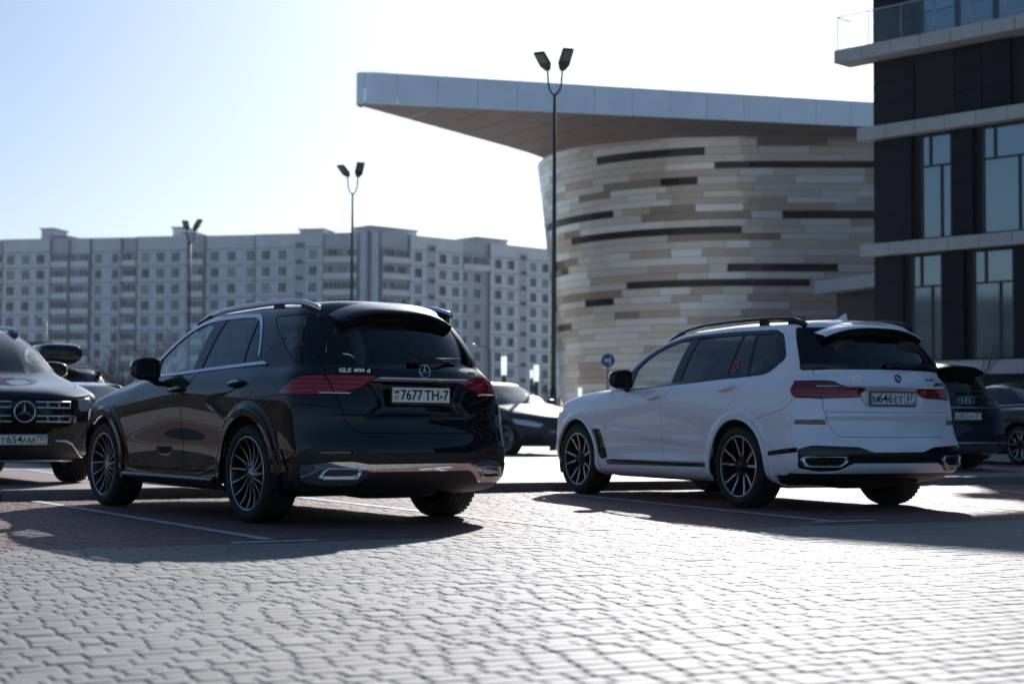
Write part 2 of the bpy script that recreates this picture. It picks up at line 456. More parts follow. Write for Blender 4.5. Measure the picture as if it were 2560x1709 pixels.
# ---------------------------------------------------------------- wheels
def wheel_meshes(key, R, rim_r, width, spokes, mt):
    """tyre, barrel, lip and spoke meshes; the outer face looks along +y, the centre is the origin"""
    w2 = width / 2; out = {}
    t = MB(); sw = R - rim_r
    prof = [(rim_r + .004, w2 - .018), (rim_r + .012, w2 - .006), (rim_r + sw * .30, w2 + .004), (rim_r + sw * .62, w2 + .002), (R - .022, w2 - .012), (R - .008, w2 - .028), (R - .001, w2 - .05), (R, w2 * .55)]
    for k in range(4):                                # tread grooves
        y = w2 * (.48 - k * .30); prof += [(R, y), (R - .008, y - .004), (R - .008, y - .011), (R, y - .015)]
    prof += [(R, -w2 * .6), (R - .008, -w2 + .028), (R - .022, -w2 + .012), (rim_r + sw * .5, -w2 - .003), (rim_r, -w2 + .012), (rim_r - .02, -w2 + .03), (rim_r - .02, w2 - .05)]
    t.lathe(prof, 56, 'y')
    for i in range(46):                               # raised blocks on the shoulder
        a = 2 * math.pi * i / 46; rm = Matrix.Rotation(-a, 3, 'Y')
        t.box(rm @ Vector((R - .0125, w2 - .024, 0)), (.012, .022, .017), rm)
    out['wheel'] = t.mesh(key + '_tyre', mt['rubber'])
    b = MB(); b.lathe([(rim_r + .003, w2 - .02), (rim_r - .004, w2 - .012), (rim_r - .016, w2 - .012), (rim_r - .022, w2 - .03), (rim_r - .04, w2 - .12), (rim_r - .05, -w2 + .05), (.06, -w2 + .05)], 56, 'y')
    out['rim'] = b.mesh(key + '_rim', mt['rim_dark'])
    l = MB(); l.lathe([(rim_r + .004, w2 - .020), (rim_r + .001, w2 - .008), (rim_r - .010, w2 - .008), (rim_r - .014, w2 - .020)], 64, 'y')
    out['rim_lip'] = l.mesh(key + '_lip', mt['rim_bright'])
    h = MB(); yh = w2 - .045
    h.lathe([(0.0, yh + .012), (.030, yh + .011), (.034, yh + .004), (.062, yh), (.074, yh - .012), (.078, yh - .05)], 32, 'y')
    out['hub'] = h.mesh(key + '_hub', mt['rim_hub'] if spokes == 'multi' else mt['rim_dark'])
    n = MB()
    for i in range(5):
        a = 2 * math.pi * (i + .25) / 5; n.lathe([(0, yh + .006), (.011, yh + .006), (.011, yh - .005)], 8, 'y', (.053 * math.cos(a), 0, .053 * math.sin(a)))
    out['wheel_bolts'] = n.mesh(key + '_bolt', mt['rubber'])
    d = MB(); d.lathe([(.09, -.01), (.185, -.01), (.185, -.035), (.09, -.035)], 40, 'y'); d.box((.12, -.02, .05), (.09, .07, .2), None, .01)
    out['brake'] = d.mesh(key + '_brake', mt['brake'])
    # spokes
    if spokes == 'multi':                             # fifteen thin swept spokes with polished fronts
        ns = 15; s1 = MB(); r0, r1 = .062, rim_r - .012
        pts = []
        for k in range(9):
            t_ = k / 8; r = r0 + (r1 - r0) * t_; a = .20 * (1 - t_) ** 2; y = w2 - .042 + .028 * t_ - .024 * math.sin(t_ * math.pi); pts.append((r * math.cos(a), y, r * math.sin(a)))
        wid = [.013 - .0055 * (k / 8) for k in range(9)]
        s1.tube(pts, wid, sec=[(-.5, -.2), (.5, -.2), (.42, .25), (-.42, .25)], up=(0, 1, 0), smooth=False)
        s2 = MB(); s2.tube([(p[0], p[1] - .017, p[2]) for p in pts], [x * 1.9 for x in wid], sec=[(-.4, -.9), (.4, -.9), (.5, .55), (-.5, .55)], up=(0, 1, 0), smooth=False)
        out['spoke'] = [(2 * math.pi * (i + .3) / ns, s1.mesh(key + '_spoke', mt['rim_bright']) if i == 0 else None) for i in range(ns)]
        sb = MB()
        for i in range(ns):
            rm = Matrix.Rotation(-2 * math.pi * (i + .3) / ns, 3, 'Y'); sb.add([rm @ Vector(p) for p in s2.v], s2.f)
        out['spoke_back'] = sb.mesh(key + '_spoke_back', mt['rim_dark'])
    else:                                             # five V spokes: bright outer legs on dark cast arms
        ns = 5; s1 = MB(); s2 = MB(); r1 = rim_r - .012
        for sg in (-1, 1):
            pts = [(.105, w2 - .052, sg * .018), (.150, w2 - .046, sg * .040), (.205, w2 - .034, sg * .052), (r1, w2 - .014, sg * .078)]
            s1.tube(pts, [.020, .021, .019, .017], sec=[(-.5, -.3), (.5, -.3), (.45, .2), (-.45, .2)], up=(0, 1, 0), smooth=False)
            s2.tube([(.05, w2 - .085, sg * .012)] + [(p[0], p[1] - .022, p[2]) for p in pts], [.042, .034, .032, .028, .030], sec=[(-.5, -.6), (.5, -.6), (.5, .55), (-.5, .55)], up=(0, 1, 0), smooth=False)
        me = s1.mesh(key + '_spoke', mt['rim_bright'])
        out['spoke'] = [(2 * math.pi * (i + .27) / ns, me if i == 0 else None) for i in range(ns)]
        sb = MB()
        for i in range(ns):
            rm = Matrix.Rotation(-2 * math.pi * (i + .27) / ns, 3, 'Y'); sb.add([rm @ Vector(p) for p in s2.v], s2.f)
        out['spoke_back'] = sb.mesh(key + '_spoke_back', mt['rim_dark'])
    return out
def put_wheels(car, me, xs, yc, R, roll=(0, 0, 0, 0), steer=0.0, detail=True):
    k = 0
    for x in xs:
        for sg in (1, -1):
            a = obj('wheel', me['wheel'], car.root, (x, sg * yc, R), (0, roll[k], (0 if sg > 0 else math.pi) + (steer if x > 1 else 0)))
            for nm in ('rim', 'rim_lip', 'hub', 'wheel_bolts', 'spoke_back', 'brake'):
                if detail or nm in ('rim', 'rim_lip', 'spoke_back'): obj(nm, me[nm], a)
            sm = me['spoke'][0][1]
            for ang, _ in me['spoke']: obj('spoke', sm, a, None, (0, -ang, 0))
            k += 1
def wheel_wells(car, xs, zc, r, w_in=.55, w_out=.955, m=None):
    for x in xs:
        for sg in (1, -1):
            b = MB(); n = 22
            P = []; F = []
            for i in range(n + 1):
                a = math.pi * (i / n * 1.24 - .12); P += [(x + r * math.cos(a), sg * w_in, zc + r * math.sin(a)), (x + r * math.cos(a), sg * w_out, zc + r * math.sin(a))]
            for i in range(n): F.append((2 * i, 2 * i + 1, 2 * i + 3, 2 * i + 2))
            b.add(P, F, True); P = [(x, sg * w_in, zc)] + [P[2 * i] for i in range(n + 1)]
            b.add(P, [(0, i + 1, i + 2) for i in range(n)])
            b.build('wheel_arch_liner', m, car.root)
def number_plate(car, pos, rot, size, mats, border, items, parent=None, holder=None):
    """items: list of (text, size, x, z, width scale, material)"""
    W_, H_ = size
    h = MB(); h.box((0, -.006, 0), (W_ + .022, .012, H_ + .024), None, .004)
    if holder: h.box((0, -.002, -H_ / 2 - .012), (W_ + .01, .014, .022), None, .003)
    o = h.build('number_plate', mats['holder'], car.root, pos, rot)
    b = MB(); b.box((0, .0025, 0), (W_, .003, H_), None, .001); b.build('plate_face', mats['white'], o)
    if border:
        f = MB(); t = .004
        for c, d in (((0, .0046, H_ / 2 - .006), (W_ - .012, .0012, t)), ((0, .0046, -H_ / 2 + .006), (W_ - .012, .0012, t)), ((W_ / 2 - .006, .0046, 0), (t, .0012, H_ - .012)), ((-W_ / 2 + .006, .0046, 0), (t, .0012, H_ - .012))): f.box(c, d)
        if border == "ru": f.box((-.128, .0046, 0), (t, .0012, H_ - .012))
        f.build('plate_border', mats['black'], o)
    for it in items:
        txt, sz_, x, z, sx, mm = it[:6]
        if txt is None:
            q = MB(); q.box((x, .0046, z), (sz_, .0012, sx)); q.build('plate_flag', mm, o); continue
        me = text_mesh(txt, sz_, .0006, sx, it[6] if len(it) > 6 else .0); me.materials.append(mm)
        obj('lettering', me, o, (x, .0052, z), (math.pi / 2, 0, math.pi))
    return o
def paint_mat(name, base, rough=.25, flake=0.0, coat=1.0, spec=.5, ci=1.5):
    return mat(name, base, rough, flake, coat, spec, coat_rough=.012, coat_ior=ci)
CM = dict(
    black=paint_mat('black_paint', (.0022, .0028, .0045), .4, 0, 1.0, .05, 1.5), white=paint_mat('white_paint', (.86, .87, .90), .35),
    navy=paint_mat('navy_paint', (.004, .008, .018), .4, 0, 1.0, .1, 1.45), grey=paint_mat('matt_grey_paint', (.034, .041, .048), .55, .0, .15, .3), silver=paint_mat('silver_paint', (.30, .33, .36), .3, .4),
    rubber=mat('tyre_rubber', (.012, .012, .013), .75, noise=(40, .25)), rim_dark=mat('rim_black', (.008, .008, .009), .3, .2), rim_bright=mat('rim_polished', (.52, .52, .53), .24, .9),
    rim_hub=mat('rim_hub_silver', (.35, .36, .38), .25, .8), brake=mat('brake_steel', (.10, .10, .10), .45, .7), gloss=mat('gloss_black_trim', (.004, .004, .005), .10),
    plastic=mat('black_plastic', (.012, .013, .014), .55, noise=(90, .15)), under=mat('underbody', (.010, .010, .010), .8, noise=(12, .3)),
    chrome=mat('chrome', (.72, .74, .76), .06, 1.0), satin=mat('satin_aluminium', (.60, .63, .68), .26, 1.0), black_t=mat('plate_ink', (.01, .01, .012), .6),
    plate=mat('plate_white', (.80, .80, .78), .45, noise=(60, .06)), red_t=mat('flag_red', (.38, .03, .03), .5), green_t=mat('flag_green', (.03, .20, .06), .5),
    red_l=None, fabric=mat('seat_leather', (.02, .019, .018), .55), lining=mat('cabin_lining', (.012, .012, .012), .8), mirror=mat('mirror_glass', (.75, .78, .8), .02, 1.0),
    lamp_in=mat('lamp_reflector', (.45, .02, .025), .3, .5), clear=None)
CM['privacy'] = glass('privacy_glass', (.05, .065, .07), 1.15)
CM['window'] = glass('tinted_window', (.85, .92, .92), 1.0)
CM['screen'] = glass('windscreen_glass', (.93, .95, .95), 1.0)
CM['clear'] = glass('clear_lens', (.85, .87, .88), 1.0)
def red_glass():
    m = mat('red_lens', (.22, .004, .008), .10, 0, 1.0)
    n = m.node_tree.nodes; l = m.node_tree.links; b = n['Principled BSDF']
    tc = n.new('ShaderNodeTexCoord'); wv = n.new('ShaderNodeTexWave'); wv.inputs['Scale'].default_value = 9; wv.inputs['Distortion'].default_value = 2.0; wv.bands_direction = 'Z'
    l.new(tc.outputs['Object'], wv.inputs['Vector'])
    cr = n.new('ShaderNodeValToRGB'); cr.color_ramp.elements[0].color = (.12, .004, .008, 1); cr.color_ramp.elements[1].color = (.42, .012, .02, 1)
    l.new(wv.outputs['Fac'], cr.inputs[0]); l.new(cr.outputs[0], b.inputs['Base Color'])
    return m
CM['red_l'] = red_glass()
CM['red_dark'] = mat('dark_red_lens', (.13, .005, .008), .12, 0, 1.0)
# ---------------------------------------------------------------- pixel of the photograph (2560 x 1709) and depth -> place
def at(px, py, D):
    c, s_ = math.cos(.04954), math.sin(.04954); xr = (px - 1280) / 3972; yr = (854.5 - py) / 3972; r = .00592
    x = xr * math.cos(r) - yr * math.sin(r); y = xr * math.sin(r) + yr * math.cos(r); d = Vector((x, c - y * s_, s_ + y * c))
    return d * (D / d.y) + Vector((0, 0, CAM_H))
# ---------------------------------------------------------------- paving
def stone_mat(name, base, rough, var):
    m = bpy.data.materials.new(name); m.use_nodes = True; n = m.node_tree.nodes; l = m.node_tree.links; b = n['Principled BSDF']
    tc = n.new('ShaderNodeNewGeometry'); t1 = n.new('ShaderNodeTexNoise'); t1.inputs['Scale'].default_value = 130; t1.inputs['Detail'].default_value = 6; t1.inputs['Roughness'].default_value = .7
    t2 = n.new('ShaderNodeTexNoise'); t2.inputs['Scale'].default_value = .9; t2.inputs['Detail'].default_value = 6
    l.new(tc.outputs['Position'], t1.inputs['Vector']); l.new(tc.outputs['Position'], t2.inputs['Vector'])
    at_ = n.new('ShaderNodeAttribute'); at_.attribute_name = 'tone'
    def rng(src, lo, hi, a=.3, z=.7):
        q = n.new('ShaderNodeMapRange'); q.inputs[1].default_value = a; q.inputs[2].default_value = z; q.inputs[3].default_value = lo; q.inputs[4].default_value = hi; l.new(src, q.inputs[0]); return q.outputs[0]
    def mul(a, b_):
        q = n.new('ShaderNodeMath'); q.operation = 'MULTIPLY'; l.new(a, q.inputs[0]); l.new(b_, q.inputs[1]); return q.outputs[0]
    f = mul(mul(rng(t1.outputs['Fac'], .80, 1.2), rng(t2.outputs['Fac'], .86, 1.12)), rng(at_.outputs['Fac'], 1 - var, 1 + var, 0, 1))
    v = n.new('ShaderNodeVectorMath'); v.operation = 'SCALE'; v.inputs[0].default_value = base; l.new(f, v.inputs['Scale']); l.new(v.outputs[0], b.inputs['Base Color'])
    b.inputs['Roughness'].default_value = rough; b.inputs['Specular IOR Level'].default_value = .26
    bp = n.new('ShaderNodeBump'); bp.inputs['Strength'].default_value = .35; bp.inputs['Distance'].default_value = .002; l.new(t1.outputs['Fac'], bp.inputs['Height']); l.new(bp.outputs[0], b.inputs['Normal'])
    return m
M_GREY = stone_mat('grey_concrete_stone', (.222, .212, .196), .68, .07)
M_RED = stone_mat('red_concrete_stone', (.165, .098, .086), .66, .14)
def tone(me, vals):
    a = me.attributes.new('tone', 'FLOAT', 'POINT'); a.data.foreach_set('value', np.asarray(vals, np.float32))
def brick_sheet(name, base, joint, scale=1.0, rough=.6, rot=0.0):
    m = bpy.data.materials.new(name); m.use_nodes = True; n = m.node_tree.nodes; l = m.node_tree.links; b = n['Principled BSDF']
    g = n.new('ShaderNodeNewGeometry'); mp = n.new('ShaderNodeMapping'); mp.inputs['Rotation'].default_value = (0, 0, rot); l.new(g.outputs['Position'], mp.inputs[0])
    t = n.new('ShaderNodeTexBrick'); t.inputs['Scale'].default_value = 1; t.inputs['Brick Width'].default_value = .115; t.inputs['Row Height'].default_value = .115; t.inputs['Mortar Size'].default_value = .006; t.inputs['Color1'].default_value = (*[c * .9 for c in base], 1); t.inputs['Color2'].default_value = (*[c * 1.1 for c in base], 1); t.inputs['Mortar'].default_value = (*joint, 1)
    l.new(mp.outputs[0], t.inputs['Vector']); t2 = n.new('ShaderNodeTexNoise'); t2.inputs['Scale'].default_value = .6; t2.inputs['Detail'].default_value = 7; l.new(g.outputs['Position'], t2.inputs['Vector'])
    mr = n.new('ShaderNodeMapRange'); mr.inputs[1].default_value = .3; mr.inputs[2].default_value = .7; mr.inputs[3].default_value = .8; mr.inputs[4].default_value = 1.15; l.new(t2.outputs['Fac'], mr.inputs[0])
    v = n.new('ShaderNodeVectorMath'); v.operation = 'SCALE'; l.new(t.outputs['Color'], v.inputs[0]); l.new(mr.outputs[0], v.inputs['Scale']); l.new(v.outputs[0], b.inputs['Base Color']); b.inputs['Roughness'].default_value = rough
    return m
ROW = math.radians(117)                 # the courses run this way; stones are laid across it
EU = np.array([-math.sin(ROW) * -1, -math.cos(ROW)]); EV = np.array([-EU[1], EU[0]])
def uv(x, y): return np.array([x, y]) @ EU, np.array([x, y]) @ EV
KERB = [(-13.0, 11.20), (-4.96, 15.52), (.54, 18.44), (6.92, 21.54), (16.5, 26.1)]
V_RED = uv(-1.55, 10.60)[1]
def kerb_y(x): return np.interp(x, [k[0] for k in KERB], [k[1] for k in KERB])
def build_ground():
    g = MB(); s_ = 3000
    g.add([(-s_, -400, -.03), (s_, -400, -.03), (s_, s_, -.03), (-s_, s_, -.03)], [(0, 1, 2, 3)])
    o = g.build('ground', mat('ground_earth', (.27, .26, .24), .9, noise=(.05, .25))); o['kind'] = 'structure'
    # the car park beyond the kerb and behind the camera: too far or too flat to tell stones apart
    f = MB(); ks = [(-70, -20.0)] + KERB + [(60, 49.0)]
    f.add([(-70, -60, -.020), (60, -60, -.020)] + [(a, b_ + .1, -.020) for a, b_ in ks[::-1]], [tuple(range(2 + len(ks)))])
    f.add([(a, b_ + .12, .082) for a, b_ in ks] + [(110, 105, .082), (-110, 105, .082)], [tuple(range(len(ks) + 2))])
    o = f.build('car_park', brick_sheet('paving_far', (.34, .325, .30), (.10, .09, .08), rot=-math.radians(27))); o['kind'] = 'structure'
    # one stone of each length, rounded in plan, bevelled on top
    CW, JT = .107, .0045
    def stone(L, lod):
        hx, hy, r = L / 2 - JT / 2, CW / 2 - JT / 2, .014 if lod else .018; P = []; k = 3 if not lod else 2
        def ring(ins, z):
            out = []
            for cx, cy, a0 in ((hx, hy, 0), (-hx, hy, 90), (-hx, -hy, 180), (hx, -hy, 270)):
                for i in range(k):
                    a = math.radians(a0 + 90 * i / (k - 1)); q = max(r - ins, .002); ix = ins * .5; cx_ = cx - math.copysign(max(r, ix + .002), cx); qx = max(r - ix, .002); cy_ = cy - math.copysign(max(r, ins + .002), cy)
                    out.append((cx_ + qx * math.cos(a), cy_ + q * math.sin(a), z))
            return out
        rings = [ring(0, -.026), ring(.0, -.0072), ring(.0025, -.0046), ring(.007, -.0022), ring(.020, 0)] if not lod else [ring(0, -.02), ring(0, -.0062), ring(.006, -.0026), ring(.016, 0)]
        n = 4 * k; V = [p for q in rings for p in q]; F = [(a * n + i, a * n + (i + 1) % n, (a + 1) * n + (i + 1) % n, (a + 1) * n + i) for a in range(len(rings) - 1) for i in range(n)]
        F.append(tuple((len(rings) - 1) * n + i for i in range(n))); return np.array(V), F
    LENS = (.084, .114, .145, .180); proto = {(i, l): stone(L, l) for i, L in enumerate(LENS) for l in (0, 1)}
    rs = np.random.RandomState(5); stones = []
    vmin, vmax = uv(2.5, 1.0)[1] - .5, uv(-8, 16.5)[1] + 1.5
    for j in range(int((vmax - vmin) / CW)):
        v = vmin + j * CW; u = -9 + rs.rand() * .2
        while u < 17:
            i = rs.choice(4, p=[.2, .33, .27, .2]); L = LENS[i]; c = EU * (u + L / 2) + EV * v; u += L
            x, y = c
            if y < 3.9 or abs(x) > .345 * y + 1.6 or y > kerb_y(x) - .05 or y < .5: continue
            stones.append((x, y, i, v > V_RED))
    kr = Matrix.Rotation(ROW - math.pi / 2, 3, 'Z'); R = np.array([[EU[0], EV[0]], [EU[1], EV[1]]])
    inview = [(y if abs(x) < .322 * y + .02 and y > 4.95 else 1e3 + y, k) for k, (x, y, i, rd) in enumerate(stones)]
    near = set(k for _, k in sorted(inview)[:300])
    pav = tag(thing('pavement'), kind='structure')
    b = MB(); z = -.021
    q = [EU * 17 + EV * vmin, EU * -9 + EV * vmin, EU * -9 + EV * vmax, EU * 17 + EV * vmax]
    bed = MB(); bed.add([(-6.2, 2, -.019), (6.2, 2, -.019), (12, 24.0 - .2, -.019), (.54, 18.4, -.019), (-4.96, 15.48, -.019), (-9.5, 13.05, -.019)], [(0, 1, 2, 3, 4, 5)])
    bed.build('joint_sand', mat('joint_sand', (.030, .028, .025), .95, noise=(60, .4)), pav)
    meshes = {}
    for i in range(4):
        for red in (0, 1):
            for t in range(6):
                V, F = proto[(i, 0)]; me = mesh_np('paving_stone', V, F, None, M_RED if red else M_GREY); tone(me, np.full(len(V), (t + .5) / 6))
                me.polygons.foreach_set('use_smooth', [True] * (len(F) - 1) + [False]); meshes[(i, red, t)] = me
    VV, FF, TT, SS = {0: [], 1: []}, {0: [], 1: []}, {0: [], 1: []}, {0: [], 1: []}; off = [0, 0]
    ang = math.atan2(EU[1], EU[0])
    for k, (x, y, i, red) in enumerate(stones):
        dz = rs.randn() * .0010; tx, ty = rs.randn(2) * .0045; t = rs.rand(); red = int(red)
        if k in near:
            o = obj('paving_stone', meshes[(i, red, int(t * 6))], pav, (x, y, dz), (tx, ty, ang + rs.randn() * .006)); continue
        V, F = proto[(i, 0 if y < 8.0 else 1)]; a = rs.randn() * .006; rr = R @ np.array([[math.cos(a), -math.sin(a)], [math.sin(a), math.cos(a)]])
        W_ = np.empty_like(V); W_[:, :2] = V[:, :2] @ rr.T + (x, y); W_[:, 2] = V[:, 2] + dz + V[:, 0] * ty - V[:, 1] * tx
        VV[red].append(W_); FF[red] += [tuple(q_ + off[red] for q_ in f_) for f_ in F]; TT[red].append(np.full(len(V), t)); SS[red] += [True] * (len(F) - 1) + [False]; off[red] += len(V)
    for red in (0, 1):
        me = mesh_np('paving_stones', np.concatenate(VV[red]), FF[red], None, M_RED if red else M_GREY); tone(me, np.concatenate(TT[red])); me.polygons.foreach_set('use_smooth', SS[red])
        o = obj('paving_stones', me, pav); o['kind'] = 'stuff'
    # kerb of cut stones and the raised strip behind it
    kb = tag(thing('kerb'), kind='structure'); km = mat('kerb_concrete', (.15, .147, .14), .75, noise=(9, .18), bump=(80, .3, .003)); st = None
    for (x0, y0), (x1, y1) in zip(KERB[:-1], KERB[1:]):
        d = Vector((x1 - x0, y1 - y0, 0)); n = max(1, round(d.length)); a = math.atan2(d.y, d.x); L = d.length / n
        nrm = Vector((-d.y, d.x, 0)).normalized()
        me = MB().box((0, 0, 0), (L - .008, .15, .21), None, .018).mesh('kerb_stone', km)
        for i in range(n):
            p = Vector((x0, y0, 0)) + d * ((i + .5) / n) + nrm * .075; obj('kerb_stone', me, kb, (p.x, p.y, .003 + rs.randn() * .002), (0, 0, a + rs.randn() * .002))
    q = MB(); n0 = Vector((-.47, .88, 0)); top = [Vector((*k, .094)) + n0 * .15 for k in KERB]; bot = [Vector((*k, .094)) + n0 * 1.62 for k in KERB]
    q.add(top + bot, [(i, i + 1, len(KERB) + i + 1, len(KERB) + i) for i in range(len(KERB) - 1)])
    o = q.build('median_strip', brick_sheet('paving_median', (.23, .22, .205), (.06, .055, .05), rot=-math.radians(27)))
    o['kind'] = 'structure'
    # the red bays of the second row
    f = MB(); f.add([Vector((*k, .087)) + n0 * 1.72 for k in KERB] + [Vector((*k, .087)) + n0 * 7.0 for k in KERB], [(i, i + 1, len(KERB) + i + 1, len(KERB) + i) for i in range(len(KERB) - 1)])
    o = f.build('far_bays', brick_sheet('paving_far_red', (.17, .105, .092), (.05, .045, .04), rot=-math.radians(27))); o['kind'] = 'structure'
    # painted bay lines with their cross marks
    wm = mat('white_road_paint', (.60, .60, .58), .6, noise=(25, .28, 8)); L = MB()
    def line(a, b_, w_=.10, z=.006):
        a, b_ = Vector((*a, 0)), Vector((*b_, 0)); d = (b_ - a); n_ = max(1, int(d.length / .115)); pr = Vector((-d.y, d.x, 0)).normalized()
        for k in range(n_):
            p0, p1 = a + d * (k / n_), a + d * ((k + 1) / n_ - .004); j = rs.randn() * .004; hw = w_ / 2 + rs.randn() * .003
            L.add([p0 - pr * (hw - j) + Vector((0, 0, z)), p1 - pr * (hw - j) + Vector((0, 0, z)), p1 + pr * (hw + j) + Vector((0, 0, z)), p0 + pr * (hw + j) + Vector((0, 0, z))], [(0, 1, 2, 3)])
    line((-4.62, 15.52), (-1.62, 10.75)); line((-1.83, 10.46), (-1.30, 10.73), .09)
    line((.36, 18.30), (2.66, 13.08)); line((2.46, 12.99), (3.02, 13.27), .09)
    line((-2.22, 16.65), (.55, 11.90)); line((.30, 11.78), (.86, 12.06), .09)
    line((3.22, 19.72), (4.95, 14.45)); line((4.70, 14.33), (5.24, 14.60), .09); line((5.4, 20.75), (6.9, 16.2))
    for k in range(-3, 5):
        x0 = k * 2.55 - 1.0; p = Vector((x0, kerb_y(x0), 0)) + n0 * 1.8; line((p.x, p.y), (p.x + n0.x * 5, p.y + n0.y * 5), .10, .093)
    o = L.build('road_markings', wm, fix=False); o['kind'] = 'structure'
build_ground()
# ---------------------------------------------------------------- apartment block far behind on the left
def build_flats():
    root = thing('apartment_building', (-60, 278, 0), 0, 'long pale concrete apartment block with rows of windows and balconies far behind', 'building')
    wallm = mat('concrete_panel_wall', (.72, .725, .735), .85, noise=(.35, .08)); wall2 = mat('concrete_panel_light', (.80, .80, .80), .85, noise=(.35, .07)); wall3 = mat('concrete_panel_grey', (.56, .56, .585), .85, noise=(.35, .08))
    joint = mat('panel_joint', (.20, .20, .21), .9); frame = mat('window_frame_white', (.55, .56, .57), .5); dark = mat('loggia_dark', (.05, .05, .055), .7)
    panes = [mat('pane_dark', (.012, .018, .022), .06, spec=.8), mat('pane_curtain', (.16, .17, .17), .15, spec=.8), mat('pane_blue', (.05, .11, .17), .06, spec=.8), mat('pane_light', (.28, .30, .31), .2, spec=.8)]
    A, B, C = Vector((-104.0, 287.0, 0)), Vector((-22.6, 269.0, 0)), Vector((16.0, 303.0, 0))
    rs = np.random.RandomState(3)
    class Wing:
        def __init__(s, P, Q): s.P, s.Q = P, Q; s.d = (Q - P).normalized(); s.n = Vector((s.d.y, -s.d.x, 0)); s.R = Matrix(((s.d.x, s.n.x, 0), (s.d.y, s.n.y, 0), (0, 0, 1))); s.a = math.atan2(s.d.y, s.d.x)
        def s_at(s, px):       # distance along the wing whose picture column is px
            k = (px - 1280) / 3972; t = (k * s.P.y - s.P.x) / (s.d.x - k * s.d.y); return t
        def pt(s, t, off, z): p = s.P + s.d * t + s.n * off; return (p.x, p.y, z)
    L, Rw = Wing(A, B), Wing(B, C); ro = root.location
    def rel(p): return Vector(p) - ro
    def slab(name, wg, t0, t1, o0, o1, z0, z1, m):
        b = MB(); c = wg.pt((t0 + t1) / 2, (o0 + o1) / 2, (z0 + z1) / 2); b.box(rel(c), (abs(t1 - t0), abs(o1 - o0), z1 - z0), wg.R); return b.build(name, m, root)
    FZ = [29.05 - 2.80 * k for k in range(11)]           # centre height of the windows of each floor, top down
    win_cache = {}
    def window(wg, t, z, w_=1.35, h=1.55, kind=None, small=False):
        k = kind if kind is not None else rs.choice(4, p=[.34, .28, .22, .16]); key = (round(w_, 2), round(h, 2), k, small)
        if key not in win_cache:
            f = MB(); tk = .09
            for c, d in (((0, 0, h / 2), (w_ + tk, .12, tk)), ((0, 0, -h / 2), (w_ + tk, .16, tk)), ((w_ / 2, 0, 0), (tk, .12, h)), ((-w_ / 2, 0, 0), (tk, .12, h))): f.box(c, d)
            if not small: f.box((w_ * .12, 0, 0), (tk * .8, .10, h))
            p = MB(); p.box((0, -.035, 0), (w_, .03, h)); win_cache[key] = (f.mesh('window', frame), p.mesh('pane', panes[k]))
        fm, pm = win_cache[key]; o = obj('window', fm, root, rel(wg.pt(t, .075, z)), (0, 0, wg.a + math.pi)); obj('pane', pm, o)
    def loggia(wg, t0, t1, z, k, bow=0.0):
        w_ = t1 - t0; b = MB(); b.box((0, .30 + bow, -.95), (w_, .12, .95), None); b.box((0, .1, -1.40), (w_, .7 + bow, .10)); o = b.build('balcony', wall2, root, rel(wg.pt((t0 + t1) / 2, .12, z)), (0, 0, wg.a + math.pi))
        n = max(3, int(w_ / .75)); f = MB(); f.box((0, .28 + bow, .82), (w_, .08, .10)); f.box((0, .28 + bow, -.45), (w_, .08, .06))
        for i in range(n + 1): f.box((-w_ / 2 + w_ * i / n, .28 + bow, .18), (.07, .08, 1.3))
        f.build('balcony_frame', frame if k != 3 else wall3, o)
        for i in range(n):
            g = rs.choice(4, p=[.35, .3, .2, .15]) if k != 3 else 0; key = ('lg', round(w_ / n, 2), g)
            if key not in win_cache: win_cache[key] = MB().box((0, 0, 0), (w_ / n - .05, .03, 1.22)).mesh('pane', panes[g])
            obj('pane', win_cache[key], o, (-w_ / 2 + w_ * (i + .5) / n, .26 + bow, .19))
    # walls: bays given by picture columns
    baysL = [(-60, 4, 0, 32.65, wall3, 'log'), (4, 122, .5, 32.65, wallm, 'win'), (122, 170, -.1, 32.65, wall3, 'log'), (170, 222, .0, 32.65, wallm, 'log'), (222, 299, -.1, 32.65, wallm, 'win'), (299, 341, -.3, 32.65, wall3, 'log'), (341, 465, .5, 32.65, wallm, 'win'), (465, 509, -.2, 32.65, wall3, 'log'), (509, 637, -.1, 32.65, wallm, 'win'), (637, 806, .5, 32.65, wallm, 'win'), (806, 896, .2, 32.65, wall3, 'logw'), (896, 945, .2, 32.65, wallm, '')]
    baysR = [(945, 1018, .1, 32.65, wall3, 'logw'), (1018, 1152, .4, 32.65, wall2, 'win'), (1152, 1219, -.2, 32.65, wall3, 'mix'), (1219, 1400, .4, 32.65, wall2, 'win')]
    colsL = [25, 63, 100, 241, 283, 363, 401, 438, 533, 575, 623, 665, 706, 782]; colsR = [1040, 1101, 1134, 1160, 1194, 1240, 1272, 1328, 1358]
    for wg, bays in ((L, baysL), (Rw, baysR)):
        for p0, p1, off, top, m, kind in bays:
            t0, t1 = wg.s_at(p0), wg.s_at(p1); slab('wall', wg, t0, t1, off, -12, 0, top, m)
            slab('parapet', wg, t0 + .05, t1 - .05, off + .06, off - .4, top - 1.25, top + .06, wall3 if m is wall3 else m)
            j = MB()
            if kind == 'win':
                for z in FZ: j.box(rel(wg.pt((t0 + t1) / 2, off + .004, z + 1.25)), (t1 - t0 - .1, .03, .13), wg.R)
            j.box(rel(wg.pt(t0, off * .5 + .1, top / 2)), (.14, .5, top), wg.R); j.build('panel_joint', joint, root)['kind'] = 'stuff'
            wg.off = getattr(wg, 'off', []) + [(t0, t1, off)]
            if kind in ('log', 'logw'):
                for i, z in enumerate(FZ[:9]): loggia(wg, t0 + .25, t1 - .25, z, rs.randint(5), .35 if kind == 'logw' else 0)
            if kind == 'mix': loggia(wg, t0 + .1, t1 - .1, FZ[0], 1, .2)
